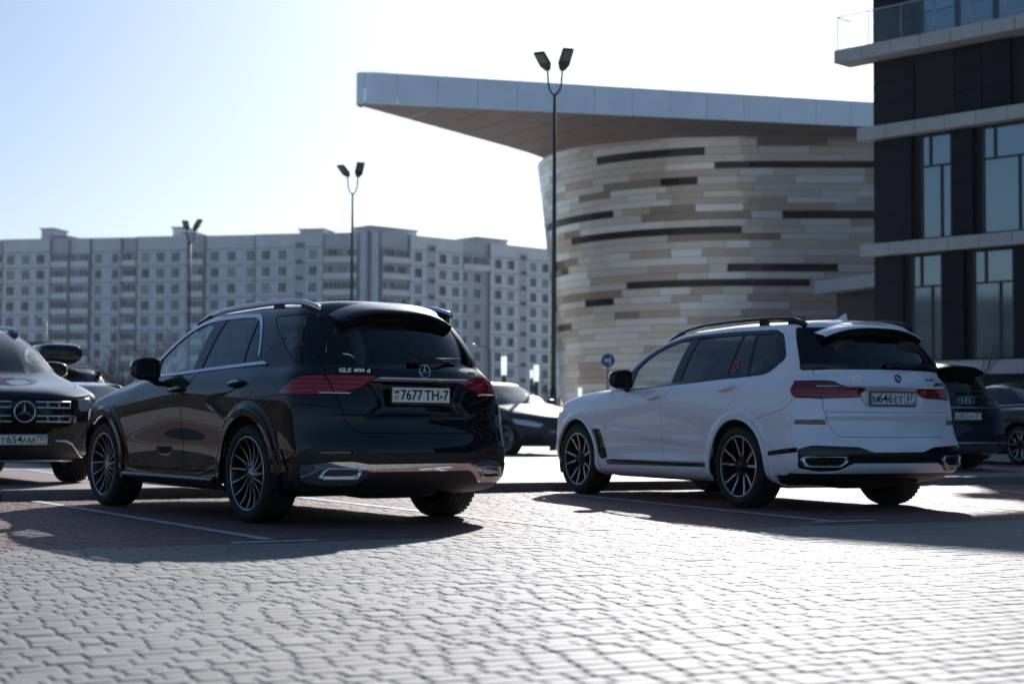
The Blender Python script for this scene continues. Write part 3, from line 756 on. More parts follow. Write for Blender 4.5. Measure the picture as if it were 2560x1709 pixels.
    def offs(wg, t): return next((o for a, b, o in wg.off if a <= t <= b), 0)
    for wg, cols in ((L, colsL), (Rw, colsR)):
        for px in cols:
            t = wg.s_at(px); off = offs(wg, t); wg2 = Wing(wg.P + wg.n * off, wg.Q + wg.n * off)
            for i, z in enumerate(FZ[:10]):
                if px in (1160, 1194) and i == 0: continue
                window(wg2, t, z, 1.15 if px in (241, 283) else 1.44, 1.6)
    for wg, px in ((L, 749), (Rw, 1073), (Rw, 1303)):     # stair windows sit half a storey higher
        t = wg.s_at(px); off = offs(wg, t); wg2 = Wing(wg.P + wg.n * off, wg.Q + wg.n * off); slab('stair_panel', wg2, t - 1.0, t + 1.0, .05, -.1, 0, 32.6, wall3)
        for z in FZ[:10]: window(Wing(wg2.P + wg2.n * .06, wg2.Q + wg2.n * .06), t, z + 1.55, 1.35, .85, 0)
    # roof houses and vents
    for wg, p0, p1, z1, m in ((L, 75, 106, 34.8, wall3), (L, 408, 438, 34.5, wall2), (L, 730, 790, 33.7, wall3), (Rw, 948, 1066, 33.9, wall3), (Rw, 1216, 1294, 33.9, wall3), (L, 106, 146, 33.3, wall3), (L, 438, 470, 33.4, wall3)):
        t0, t1 = wg.s_at(p0), wg.s_at(p1)
        o = slab('roof_house', wg, t0, t1, -3, -8, 31, z1, m); c = MB(); c.box(rel(wg.pt((t0 + t1) / 2, -5.5, z1 + .12)), (t1 - t0 + .5, 5.5, .22), wg.R); c.build('roof_cap', joint, o)
    dp = MB(); dp.tube([rel(L.pt(L.s_at(922), .45, 0)), rel(L.pt(L.s_at(922), .45, 33))], .35, 6); dp.build('drain_pipe', joint, root)
# ---------------------------------------------------------------- round shopping hall with the flying roof
def build_hall():
    cx, cy, R0 = 16.3, 114.3, 14.5; root = thing('round_building', (cx, cy, 0), 0, 'round hall clad in banded metal planks under a long cantilevered roof', 'building')
    tones = [(.74, .695, .63), (.84, .83, .82), (.56, .49, .41), (.34, .285, .235), (.68, .645, .60), (.88, .88, .88)]
    pm = [mat('metal_plank_%s' % 'abcdef'[i], t, .30, .8, noise=(1.2, .03)) for i, t in enumerate(tones)]
    slot_m = mat('window_slot_glass', (.008, .008, .01), .12); H = 19.3; z0 = .2; rs = np.random.RandomState(17)
    def rad(z): return R0 - 2.1 * (1 - z / H) ** .9      # leans outwards towards the top
    a0, a1 = math.radians(168), math.radians(268); SL = 46.0     # arc from the far left to the nearest point, then a straight run
    arc = (a1 - a0) * R0
    def P(u, z, off=0.0):
        r = rad(z) + off
        if u < arc: a = a0 + u / R0; return (r * math.cos(a), r * math.sin(a), z)
        d = u - arc; t = (math.sin(-a1), math.cos(a1)); t = (-math.sin(a1), math.cos(a1)); return (r * math.cos(a1) + t[0] * d, r * math.sin(a1) + t[1] * d, z)
    def u_of(px, z):                                      # wall position whose picture column is px
        best = None
        for i in range(700):
            u = i / 700 * (arc + 14); p = P(u, z); X, Y = cx + p[0], cy + p[1]; q = 1280 + 3972 * X / Y
            if u > arc * .12 and (best is None or abs(q - px) < best[0]): best = (abs(q - px), u)
        return best[1]
    def strip(name, u0, u1, za, zb, m, off=.06, th=.05, gap=.012, kind=None):
        n = max(1, int((u1 - u0) / 1.1)); V = []; F = []
        for i in range(n + 1):
            u = u0 + gap + (u1 - u0 - 2 * gap) * i / n; V += [P(u, za + gap, off), P(u, zb - gap, off), P(u, za + gap, off - th), P(u, zb - gap, off - th)]
        for i in range(n):
            k = 4 * i; F += [(k, k + 4, k + 5, k + 1), (k + 1, k + 5, k + 7, k + 3), (k + 2, k + 6, k + 4, k)]
        F += [(0, 1, 3, 2), (4 * n, 4 * n + 2, 4 * n + 3, 4 * n + 1)]
        b = MB(); b.add(V, F, False); me = b.mesh(name, m); return obj(name, me, root)
    # core behind the planks
    core = MB(); n = 60; us = [(arc + SL) * i / n for i in range(n + 1)]; kz = 13; V = [P(u, H * q / (kz - 1), -.12) for u in us for q in range(kz)]
    core.add(V, [(kz * i + q, kz * i + kz + q, kz * i + kz + q + 1, kz * i + q + 1) for i in range(n) for q in range(kz - 1)], True); core.build('inner_wall', slot_m, root)
    slots = [(1370, 1617, 357), (1640, 2300, 387), (1517, 1602, 419), (1255, 1407, 475), (1797, 2300, 488), (1312, 1702, 526), (1268, 1295, 573), (1275, 1306, 604), (1670, 1922, 618), (1440, 1860, 651), (1345, 1410, 690), (1283, 1313, 731)]
    rows = []; z = H - .05
    while z > z0 + .3:
        h = rs.choice([.42, .46, .5]); rows.append((z - h, z)); z -= h
    zs_slot = {}
    for p0, p1, y in slots:
        zz = (1054 - y * 1.0898) / 3972 * 101.5 + CAM_H; k = int(np.argmin([abs((a + b_) / 2 - zz) for a, b_ in rows])); q = rows[k]; zs_slot.setdefault(k, []).append((u_of(p0 * 1.0898, zz), u_of(p1 * 1.0898, zz) if p1 < 2200 else arc + 20))
    cnt = 0
    for k, (za, zb) in enumerate(rows):
        u = -rs.rand() * 3; last = -1
        while u < arc + 13:
            L_ = rs.choice([2.2, 3.2, 4.4, 5.8, 7.6]); t = rs.choice(6, p=[.29, .23, .15, .06, .18, .09])
            if t == last: t = (t + 1) % 6
            last = t; segs = [(max(u, 0), u + L_)]
            for s0, s1 in zs_slot.get(k, []):
                new = []
                for a, b_ in segs:
                    if s1 <= a or s0 >= b_: new.append((a, b_)); continue
                    if s0 > a: new.append((a, s0))
                    if s1 < b_: new.append((s1, b_))
                segs = new
            for a, b_ in segs:
                if b_ - a > .15: strip('cladding_panel', a, b_, za, zb, pm[t], .06 + rs.rand() * .02); cnt += 1
            u += L_
        for s0, s1 in zs_slot.get(k, []): strip('slot_window', max(s0, 0), s1, za + .06, zb - .06, slot_m, .02, .02)
    # the straight run to the right that the dark building hides
    strip('side_wall', arc + 13.0, arc + SL, z0, H, pm[0])
    # ------- roof
    zt, zb = 20.25, 18.45; ZB = lambda q: 18.45 + .27 * min(1.25, max(0, (q + o2 - T).dot(d1) / 31)); T = Vector((-9.3, 87.8)); Fr = Vector((62, 105.9)); Bk = Vector((8.3, 124.3)); Bk2 = Vector((62, 135))
    d1 = (Fr - T).normalized(); d2 = (Bk - T).normalized(); rr = 1.7; out = []
    o2 = Vector((cx, cy)); p0 = T + d1 * rr; p1 = T + d2 * rr
    for i in range(9):
        t = i / 8; out.append((1 - t) ** 2 * p1 + 2 * t * (1 - t) * T + t * t * p0)
    nf = 62; front = [p0 + (Fr - p0) * (i / nf) for i in range(1, nf + 1)]
    poly = out + front + [Bk2, Bk]; o2 = Vector((cx, cy)); poly = [p - o2 for p in poly]
    b = MB(); b.prism([(p.x, p.y) for p in poly], zt - .62, zt - .05, lambda a, b_, t: (a, b_, t)); b.build('roof_slab', mat('roof_membrane', (.30, .30, .30), .8), root)
    fm = mat('fascia_aluminium', (.86, .87, .88), .30, .35, noise=(.8, .04)); pts = [p - o2 for p in out + front]; segs = []
    k = 0
    while k < len(pts) - 1:
        st = 3 if k < 8 else (2 if k < 48 else 6); e = min(k + st, len(pts) - 1); segs.append(pts[k:e + 1]); k = e
    for sg in segs:
        V = []; F = []; n = len(sg)
        for i, p in enumerate(sg):
            tng = (sg[min(i + 1, n - 1)] - sg[max(i - 1, 0)]).normalized(); nn = Vector((tng.y, -tng.x)); ins = tng * (.012 if i == 0 else (-.012 if i == n - 1 else 0))
            for off in (.05, -.02):
                for z in (ZB(p), zt): V.append((p.x + nn.x * off + ins.x, p.y + nn.y * off + ins.y, z))
        for i in range(n - 1):
            q = 4 * i; F += [(q, q + 4, q + 5, q + 1), (q + 1, q + 5, q + 7, q + 3), (q, q + 2, q + 6, q + 4)]
        F += [(0, 1, 3, 2), (4 * n - 4, 4 * n - 2, 4 * n - 1, 4 * n - 3)]
        m_ = MB(); m_.add(V, F); m_.build('fascia_panel', fm, root)
    sm_ = mat('soffit_bounce_brown', (.24, .17, .14), .5, .15, noise=(.5, .08)); ns = 26; ZK = lambda q: 18.45 + min(.85, .037 * (q + o2 - T).length)  # brown base colour holds the light bounced up from the sunlit ground
    ft = [T.lerp(Fr, i / ns) for i in range(ns + 1)]; bk = [T.lerp(Bk, min(1, i / ns * 2.2)) if i / ns * 2.2 <= 1 else Bk.lerp(Bk2, (i / ns * 2.2 - 1) / 1.2) for i in range(ns + 1)]
    for i in range(ns):
        a, b_, c, d = (ft[i] - o2), (ft[i + 1] - o2), (bk[i + 1] - o2), (bk[i] - o2); g = .02
        if i == 0: a = a.lerp(b_, .35); d = d.lerp(c, .35)
        m_ = MB(); q4 = [(a.lerp(b_, g), ZB(a)), (b_.lerp(a, g), ZB(b_)), (c.lerp(d, g), ZK(c)), (d.lerp(c, g), ZK(d))]; m_.add([(v.x, v.y, z + t) for t in (.03, .07) for v, z in q4], [(3, 2, 1, 0), (4, 5, 6, 7)] + [(k, (k + 1) % 4, 4 + (k + 1) % 4, 4 + k) for k in range(4)]); m_.build('soffit_panel', sm_, root)
    rl = MB(); rail_m = mat('rail_steel', (.55, .56, .58), .4, .6); q0 = T + d1 * 5 + Vector((.6, 1.4)); 
    rp = [(q0 + d1 * (i * 2.2)) - o2 for i in range(22)]
    for zz in (zt + .95, zt + .5): rl.tube([(p.x, p.y, zz) for p in rp], .014, 5)
    for p in rp: rl.tube([(p.x, p.y, zt - .1), (p.x, p.y, zt + .95)], .018, 5)
    rl.build('roof_railing', rail_m, root)
# ---------------------------------------------------------------- dark office block on the right
def build_office():
    O = Vector((11.37, 50.0, 0)); hd = math.radians(43.6); d = Vector((math.sin(hd), -math.cos(hd), 0)); nrm = Vector((-math.cos(hd), -math.sin(hd), 0))
    rz = math.atan2(d.y, d.x); root = thing('office_building', O, rz, 'dark clad office block with pale floor bands and tall blue windows on the right', 'building')
    # local frame: +x along the front to the right, -y out of the front towards the viewer
    dk = mat('dark_fibre_cement', (.012, .012, .018), .6, spec=.25, noise=(.7, .18)); dk2 = mat('dark_recess', (.012, .011, .013), .7); band_m = mat('pale_concrete_band', (.45, .45, .45), .7, noise=(1.5, .1))
    fr = mat('window_frame_dark', (.03, .032, .036), .4); g_up = mat('office_glass_dark', (.010, .040, .075), .03, spec=1.0, ior=2.4); g_lo = mat('office_glass_blind', (.09, .15, .185), .05, spec=1.0, ior=2.2); cur = mat('curtain_cloth', (.32, .31, .27), .9)
    S = lambda px: ((px - 1280) / 3972 * 50 - 11.37) / (math.sin(hd) + (px - 1280) / 3972 * math.cos(hd))
    L = 84.0; depth = 24.0
    Z = lambda py, s: CAM_H + (1056.5 - py) / 3972 * (50 - math.cos(hd) * s)
    zb = [2.45, 6.28, 10.08, 12.85, 16.65, 20.4]         # top of each floor band
    zb[0] = Z(902, 2.0); zb[1] = Z(611, -.3); zb[2] = Z(318, -.35); zb[3] = Z(129, -1.2)
    bh = [.42, .39, .41, .42]
    b = MB(); b.box((L / 2, depth / 2 + .25, 9.7), (L, depth, 19.4)); b.build('wall', dk2, root)
    rs = np.random.RandomState(8)
    def panels(s0, s1, z0, z1, y=0.0, hh=.80, ww=1.1):
        n = max(1, round((z1 - z0) / hh)); m = max(1, round((s1 - s0) / ww))
        for i in range(n):
            for k in range(m):
                a, c = s0 + (s1 - s0) * k / m, s0 + (s1 - s0) * (k + 1) / m; e, f = z0 + (z1 - z0) * i / n, z0 + (z1 - z0) * (i + 1) / n
                q = MB(); q.box(((a + c) / 2, y + .11 + rs.rand() * .006, (e + f) / 2), (c - a - .012, .06, f - e - .012), None, .006); q.build('cladding_panel', dk, root)
    def band(z, h, s0, y_out, s1=L, step=1.05, y_in=.3):
        s = s0
        while s < s1:
            e = min(s + (step if s < 9 else 6.0), s1); q = MB(); q.box(((s + e) / 2, (y_in - y_out) / 2, z - h / 2), (e - s - .014, y_in + y_out, h), None, .012); q.build('floor_band', band_m, root); s = e
    def window(s0, s1, z0, z1, split_z, cols_up, cols_lo, blind):
        f = MB(); t = .055; y = .19
        for c, dd in ((((s0 + s1) / 2, y, z1 - t / 2), (s1 - s0, .10, t)), (((s0 + s1) / 2, y, z0 + t / 2), (s1 - s0, .10, t)), ((s0 + t / 2, y, (z0 + z1) / 2), (t, .10, z1 - z0)), ((s1 - t / 2, y, (z0 + z1) / 2), (t, .10, z1 - z0)), (((s0 + s1) / 2, y, split_z), (s1 - s0, .10, t))): f.box(c, dd)
        for c in cols_up: f.box((s0 + (s1 - s0) * c, y, (split_z + z1) / 2), (t, .10, z1 - split_z))
        for c in cols_lo: f.box((s0 + (s1 - s0) * c, y, (split_z + z0) / 2), (t, .10, split_z - z0))
        o = f.build('window', fr, root)
        for cols, a, c, mm in ((cols_up, split_z, z1, g_up), (cols_lo, z0, split_z, g_lo if blind else g_up)):
            e = [0] + list(cols) + [1]
            for p, q_ in zip(e[:-1], e[1:]):
                g = MB(); g.box((s0 + (s1 - s0) * (p + q_) / 2, y + .02 + rs.rand() * .004, (a + c) / 2), ((s1 - s0) * (q_ - p) - .03, .02, c - a - .03)); g.build('pane', mm, o)
    # ground floor plinth, two window floors, blind floor, terrace floor
    panels(0, 10, .2, zb[0] - .6, .25)
    w_low = [(S(2275), S(2352)), (S(2429), S(2532))]; w_up = [(S(2299), S(2378)), (S(2454), S(2585))]
    step = w_low[1][0] - w_low[0][0]
    lows = w_low + [(w_low[1][0] + step * k, w_low[1][1] + step * k) for k in range(1, 14)]; ups = w_up + [(w_up[1][0] + step * k, w_up[1][1] + step * k) for k in range(1, 14)]
    for wins, z0, z1 in ((lows, zb[0], zb[1] - bh[1]), (ups, zb[1], zb[2] - bh[2])):
        e = 0.0
        for i, (a, c) in enumerate(wins):
            if a > L - 2: break
            if i < 4: panels(e, a - .28, z0 + .02, z1 - .02)
            else: q = MB(); q.box(((e + a - .28) / 2, .11, (z0 + z1) / 2), (a - .28 - e, .06, z1 - z0)); q.build('cladding_panel', dk, root)
            zz0, zz1 = z0 + .02, z1 - .05; window(a, c, zz0, zz1, zz0 + (zz1 - zz0) * .70, (.31,) if c - a < 1.5 else (.25, .88), (.66,) if c - a < 1.5 else (.72,), True); e = c + .02
        if e < L: q = MB(); q.box(((e + L) / 2, .11, (z0 + z1) / 2), (L - e, .06, z1 - z0)); q.build('cladding_panel', dk, root)
    panels(0, 1.5, zb[2] + .02, zb[3] - bh[3] - .02); panels(2.9, 4.75, zb[2] + .02, zb[3] - bh[3] - .02); panels(5.6, 12, zb[2] + .02, zb[3] - bh[3] - .02, ww=1.4)
    q = MB(); q.box((2.2, .14, (zb[2] + zb[3] - .42) / 2), (1.36, .04, zb[3] - zb[2] - .46), None, .006); q.build('cladding_panel', dk2, root)
    band(zb[0], .42, -.02, .16); band(zb[1], bh[1], -.36, .16); band(zb[2], bh[2], -.42, .22); band(zb[3], bh[3], -1.02, .60)
    # terrace floor: glazing with curtains behind a glass railing
    z0, z1 = zb[3], zb[3] + 3.3; panels(0, 1.45, z0, z1)
    for i in range(10):
        a = 1.7 + i * 1.28; window(a, a + 1.24, z0 + .05, z1, z0 + 2.6, (), (), i % 3 == 1)
        if i in (1, 2, 5):
            c = MB(); P = []; F = []; n = 15
            for k in range(n): P += [(a + .1 + 1.05 * k / n, .34 + .03 * (k % 2), z0 + .1), (a + .1 + 1.05 * k / n, .34 + .03 * (k % 2), z0 + 2.5)]
            c.add(P, [(2 * k, 2 * k + 2, 2 * k + 3, 2 * k + 1) for k in range(n - 1)]); c.build('curtain', cur, root)
    rg = glass('railing_glass', (.92, .95, .95), 1.0); rm = mat('railing_steel', (.5, .52, .54), .3, .8); y = -.50
    xs = [-.95] + [-.95 + 1.18 * k for k in range(1, 12)]
    for a, c in zip(xs[:-1], xs[1:]):
        g = MB(); g.box(((a + c) / 2, y, z0 + .55), (c - a - .03, .012, 1.02)); g.build('railing_glass', rg, root)
    g = MB(); g.box((-.95, (y + .25) / 2, z0 + .55), (.012, abs(y) + .2, 1.02)); g.build('railing_glass', rg, root)
    r = MB(); r.tube([(-.95, .3, z0 + 1.08), (-.95, y, z0 + 1.08), (xs[-1], y, z0 + 1.08)], .018, 6, smooth=False)
    for a in xs: r.tube([(a, y, z0), (a, y, z0 + 1.06)], .016, 5)
    r.build('railing', rm, root)
    band(z1 + .6, .6, -.35, .22); 
    q = MB(); q.box((L / 2 - 1.0, depth / 2 - .4, 19.65), (L + 2.0, depth + 1.8, .5), None, .02); q.build('roof_slab', band_m, root)
    # low link between the two buildings
    lk = thing('link_building', (0, 0, 0), 0, 'low dark annexe with a pale slab roof left of the office block', 'building'); p = at(2070, 704, 62); q2 = at(2240, 676, 58)
    dd = Vector((q2.x - p.x, q2.y - p.y, 0)).normalized(); a = math.atan2(dd.y, dd.x); lk.location = (p.x, p.y, 0); lk.rotation_euler = (0, 0, a)
    s_ = MB(); s_.box((7, 2.5, p.z - .25), (14.4, 6, .5), None, .02); s_.build('roof_slab', band_m, lk)
    s_ = MB(); s_.box((7.3, 2.9, (p.z - .5) / 2), (14.0, 5.4, p.z - .5)); s_.build('wall', mat('dark_red_panel', (.035, .022, .024), .6, noise=(.8, .15)), lk)
build_flats(); build_hall(); build_office()
# an unseen dark block added for reflections and a line of bare trees to the left of the frame: they stand in the paint of both large cars
def reflection_block():
    root = thing('apartment_building', (-92, 20, 0), 0, 'dark block added out of view left of the car park for the car reflections', 'building'); m = mat('concrete_panel_wall'); dk = mat('pane_dark')
    b = MB(); b.box((-7, 45, 6.5), (14, 150, 13)); b.build('wall', mat('reflection_block_wall', (.075, .055, .045), .9, noise=(.3, .1)), root)
    me = MB().box((0, 0, 0), (.16, 1.6, 1.5)).mesh('window', mat('pane_dark'))
    for i in range(18):
        for k in range(4): obj('window', me, root, (.02, -24 + i * 8, 2.2 + k * 3.0))
reflection_block()
# ---------------------------------------------------------------- lamps, sign, bollard lights, trees
def lamp_post():
    steel = mat('lamp_steel', (.06, .062, .066), .5, .4); led = mat('lamp_lens', (.16, .15, .15), .35); top = thing('street_lamp', (0, 0, 0), 0)
    b = MB(); b.tube([(0, 0, 0), (0, 0, 1.6)], [.095, .085], 12); b.tube([(0, 0, 1.6), (0, 0, 9.05)], [.066, .042], 12); b.lathe([(.0, .0), (.17, .0), (.17, .03), (.0, .03)], 12); b.build('pole', steel, top)
    for sg, az, tilt, dx in ((1, math.radians(-70), math.radians(47), .30), (-1, math.radians(243), math.radians(32), -.30)):
        P = [(0, 0, 9.0)] + [(sg * .17 * math.sin(t), -.02 * t, 9.02 + .42 * (1 - math.cos(t)) * .9) for t in (.5, .9, 1.3, 1.57)] + [(sg * .19, -.05, 9.66)]
        a = MB(); a.tube(P, .026, 8); a.build('bracket', steel, top)
        d = Vector((math.cos(az) * math.cos(tilt), math.sin(az) * math.cos(tilt), math.sin(tilt))); z = Vector((0, 0, 1)); x = d.cross(z).normalized(); up = x.cross(d)
        R = Matrix(((x.x, d.x, up.x), (x.y, d.y, up.y), (x.z, d.z, up.z)))
        h = MB(); o = Vector((sg * .19, -.05, 9.68))
        h.add([o + R @ Vector(q) for q in ((-.07, -.05, -.03), (.07, -.05, -.03), (.145, .12, -.05), (.145, .58, -.04), (-.145, .58, -.04), (-.145, .12, -.05), (-.07, -.05, .04), (.07, -.05, .04), (.145, .12, .05), (.145, .58, .02), (-.145, .58, .02), (-.145, .12, .05))], [(0, 5, 4, 3, 2, 1), (6, 7, 8, 9, 10, 11), (0, 1, 7, 6), (1, 2, 8, 7), (2, 3, 9, 8), (3, 4, 10, 9), (4, 5, 11, 10), (5, 0, 6, 11)])
        ho = h.build('lamp_head', steel, top); l = MB(); l.box(o + R @ Vector((0, .40, -.052)), (.23, .30, .012), R); l.build('lens', led, ho)
    return top
lp = lamp_post(); first = True
for px, py, D, lab, s_ in ((1387, 215, 39.7, 'tall twin headed lamp post in front of the round hall', 1.0), (882, 475, 57.5, 'twin headed lamp post rising behind the black SUV roof', 1.0), (476, 605, 74.0, 'distant lamp post whose single visible head stands over the flats', 1.0)):
    o = lp if first else copy_tree(lp); first = False; p = at(px, py, D); o.location = (p.x, p.y, p.z - 9.05 - (.0)); tag(o, lab, 'street lamp', 'lamp posts of the car park')
    if D > 70: o.rotation_euler = (0, 0, math.radians(28))
    o.location.z = min(0.0, p.z - 9.05) if abs(p.z - 9.05) < 1.2 else 0
def small_lamp(px, py, D, flip, lab):
    t = thing('street_lamp', (0, 0, 0), 0, lab, 'street lamp', 'curved street lamps far behind'); p = at(px, py, D); t.location = (p.x, p.y, 0); m = mat('lamp_grey', (.16, .17, .18), .3, .6)
    b = MB(); b.tube([(0, 0, 0), (0, 0, p.z - .3)], [.07, .045], 8); b.build('pole', m, t); b = MB(); b.tube([(0, 0, p.z - .35), (flip * .3, 0, p.z - .05), (flip * 1.1, 0, p.z + .12)], .035, 6); b.build('bracket', m, t)
    h = MB(); h.ellipsoid((flip * 1.45, 0, p.z + .12), (.85, .34, .22)); h.build('lamp_head', mat('lamp_silver', (.5, .5, .5), .15, .9), t)
small_lamp(117, 795, 118, -1, 'small curved street lamp on the left in front of the flats'); small_lamp(1226, 866, 112, -1, 'small tilted street lamp beside the black SUV rear window')
# luminous bollards: sunlit opal columns whose glow is set by added emission
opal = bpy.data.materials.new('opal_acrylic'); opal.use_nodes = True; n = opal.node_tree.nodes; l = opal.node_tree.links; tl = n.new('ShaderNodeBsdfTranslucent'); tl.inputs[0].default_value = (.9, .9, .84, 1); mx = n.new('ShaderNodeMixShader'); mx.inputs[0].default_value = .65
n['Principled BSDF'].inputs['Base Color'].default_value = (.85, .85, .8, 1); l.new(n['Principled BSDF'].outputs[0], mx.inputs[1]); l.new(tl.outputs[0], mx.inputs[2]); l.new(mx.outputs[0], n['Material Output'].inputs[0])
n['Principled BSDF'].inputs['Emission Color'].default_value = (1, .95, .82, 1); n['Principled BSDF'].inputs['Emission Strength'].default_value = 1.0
postm = mat('bollard_brown', (.07, .058, .05), .5)
for px, y0, y1, w_, D, lab in ((1260, 891, 937, 14, 58, 'white glowing light column nearest the black SUV'), (1341, 912, 953, 13, 63, 'white light column left of the lamp post, the taller of a pair'), (1329, 924, 945, 8, 80, 'white light column half hidden behind its taller neighbour'), (1450, 969, 992, 10, 95, 'small white light column just above the white SUV bonnet')):
    a, c = at(px, y0, D), at(px, y1, D); t = thing('light_column', (a.x, a.y, 0), 0, lab, 'light column', 'white light columns on the forecourt'); r = w_ / 2 * D / 3972
    b = MB(); b.lathe([(0, a.z), (r * .9, a.z), (r, a.z - .03), (r, c.z), (0, c.z)], 16); b.build('lamp_shade', opal, t); b = MB(); b.lathe([(r * .7, 0), (r * .7, c.z - .005), (0, c.z - .005)], 12); b.build('post', postm, t)
# blue turn sign
p = at(1520, 901, 47); t = thing('road_sign', (p.x, p.y, 0), math.radians(2), 'round blue sign with a white left turn arrow behind the white SUV', 'road sign'); r = 17 * 47 / 3972
b = MB(); b.tube([(0, .03, 0), (0, .03, p.z + .1)], .03, 8); b.build('pole', mat('sign_post', (.20, .21, .22), .5, .5), t)
b = MB(); b.lathe([(0, -.012), (r, -.012), (r, .008), (0, .008)], 36, 'y', (0, 0, p.z)); o = b.build('sign_plate', mat('sign_blue', (.01, .085, .32), .4), t)
b = MB(); k = r; b.prism([(.22 * k, -.62 * k), (.40 * k, -.62 * k), (.40 * k, .55 * k), (.22 * k, .55 * k), (.22 * k, .14 * k), (-.12 * k, .14 * k), (-.12 * k, .36 * k), (-.62 * k, .05 * k), (-.12 * k, -.26 * k), (-.12 * k, -.04 * k), (.22 * k, -.04 * k)], -.016, -.013, lambda x, z, y: (x, y, p.z + z)); b.build('arrow', mat('sign_white', (.7, .7, .7), .4), o)
# bare trees
bark = mat('bare_bark', (.085, .068, .058), .9, noise=(30, .2))
def bare_tree(x, y, h, seed, lab, group=None, thick=1.0, name='bare_tree', spread=1.0, depth=5):
    rs = random.Random(seed); t = thing(name, (x, y, 0), 0, lab, 'tree', group); tr = MB(); cr = MB()
    def grow(p, d, L, r, lev):
        q = p; pts = [p]; dd = d.copy()
        for _ in range(3): dd = (dd + Vector((rs.gauss(0, .10), rs.gauss(0, .10), rs.gauss(.04, .06)))).normalized(); q = q + dd * (L / 3); pts.append(q)
        (tr if lev == 0 else cr).tube(pts, [r, r * .88, r * .78, r * .68], 6 if lev < 2 else 3, cap=False)
        if lev >= depth: return
        for _ in range(3 if lev < 3 else 2 + (rs.random() < .5)):
            a = rs.uniform(0, 6.28); sp = rs.uniform(.35, .8) * spread; u = dd.cross(Vector((.3, .2, .9))).normalized(); v = dd.cross(u); nd = (dd + (u * math.cos(a) + v * math.sin(a)) * sp).normalized(); grow(pts[rs.choice((2, 3, 3))], nd, L * rs.uniform(.58, .82), r * .58, lev + 1)
    grow(Vector((0, 0, 0)), Vector((0, 0, 1)), h * .30, h * .016 * thick, 0); tr.build('trunk', bark, t, fix=False); cr.build('crown', bark, t, fix=False); return t
kinds = ['bare grey tree in front of the flats, leftmost of the row', 'bare tree above the roof box of the parked car', 'wide bare tree left of the black SUV bonnet', 'bare tree touching the black SUV windscreen pillar', 'bare tree in front of the flats over the black SUV mirror']
for i, (px, D, h) in enumerate(((12, 150, 12.0), (190, 175, 9.5), (300, 160, 12.5), (372, 168, 11.5), (440, 180, 12.5))):
    q = at(px, 1000, D); bare_tree(q.x, q.y, h, 40 + i, kinds[i], 'bare trees before the flats', 1.0)
q = at(1352, 1000, 130); bare_tree(q.x, q.y, 6.5, 77, 'small bare tree left of the round hall behind the light columns', None, .8)
q = at(2428, 1000, 36); bare_tree(q.x, q.y, 3.6, 91, 'thin leafless sapling in front of the office windows', None, .55, 'sapling', .7, 4)
# hedges and the low kiosk between the car park and the flats
twig = mat('hedge_twig', (.040, .036, .030), .95, noise=(3, .35))
def hedge(px0, px1, ytop, D, lab, seed):
    rs = random.Random(seed); a, c = at(px0, ytop, D), at(px1, ytop, D); t = MB(); n = int((c.x - a.x) * 46)
    for _ in range(n):
        x = rs.uniform(0, c.x - a.x); hh = a.z * rs.uniform(.55, 1.08); y = rs.gauss(0, .5); lean = rs.gauss(0, .35); t.tube([(x, y, 0), (x + lean * .5, y + rs.gauss(0, .2), hh * .6), (x + lean, y + rs.gauss(0, .3), hh)], [.035, .022, .008], 3, False)
    o = t.build('hedge', twig, None, (a.x, a.y, 0), fix=False); tag(o, lab, 'hedge')
hedge(236, 350, 905, 95, 'dark leafless hedge left of the black SUV bonnet', 1); hedge(1290, 1420, 975, 120, 'low dark hedge at the foot of the flats behind the grey coupe', 2); hedge(-20, 130, 960, 125, 'low dark hedge behind the left hand SUV', 3)
q = at(68, 872, 135); k = thing('kiosk', (q.x + .8, q.y, 0), 0, 'low beige pavilion with a dark flat roof edge at far left', 'building')
b = MB(); b.box((-2, 2, q.z / 2), (6.5, 4, q.z)); b.build('wall', mat('beige_render', (.30, .265, .21), .8), k); b = MB(); b.box((-2, 1.9, q.z + .3), (7.1, 4.6, .6)); b.build('roof', mat('dark_roof_edge', (.05, .052, .055), .7), k)
b = MB(); b.box((-2.5, -.02, q.z * .45), (1.2, .08, q.z * .7)); b.build('window', mat('pane_dark2', (.015, .02, .024), .08), k)

# outside the picture on the left: what the paint and the side windows of the two large cars mirror
o = copy_tree(lp); o.location = (-17.0, 21.5, 0); tag(o, 'twin headed lamp post left of the picture that the black SUV window mirrors', 'street lamp', 'lamp posts of the car park')
for i, (x, y, h) in enumerate(((-24, 22, 7.5), (-29, 27, 8.5), (-22, 30, 7.0))): bare_tree(x, y, h, 60 + i, ('shorter bare tree left of the picture nearest the camera', 'tallest bare tree left of the picture furthest from the cars', 'bare tree left of the picture nearest the flats')[i], 'trees left of the picture', 1.0)
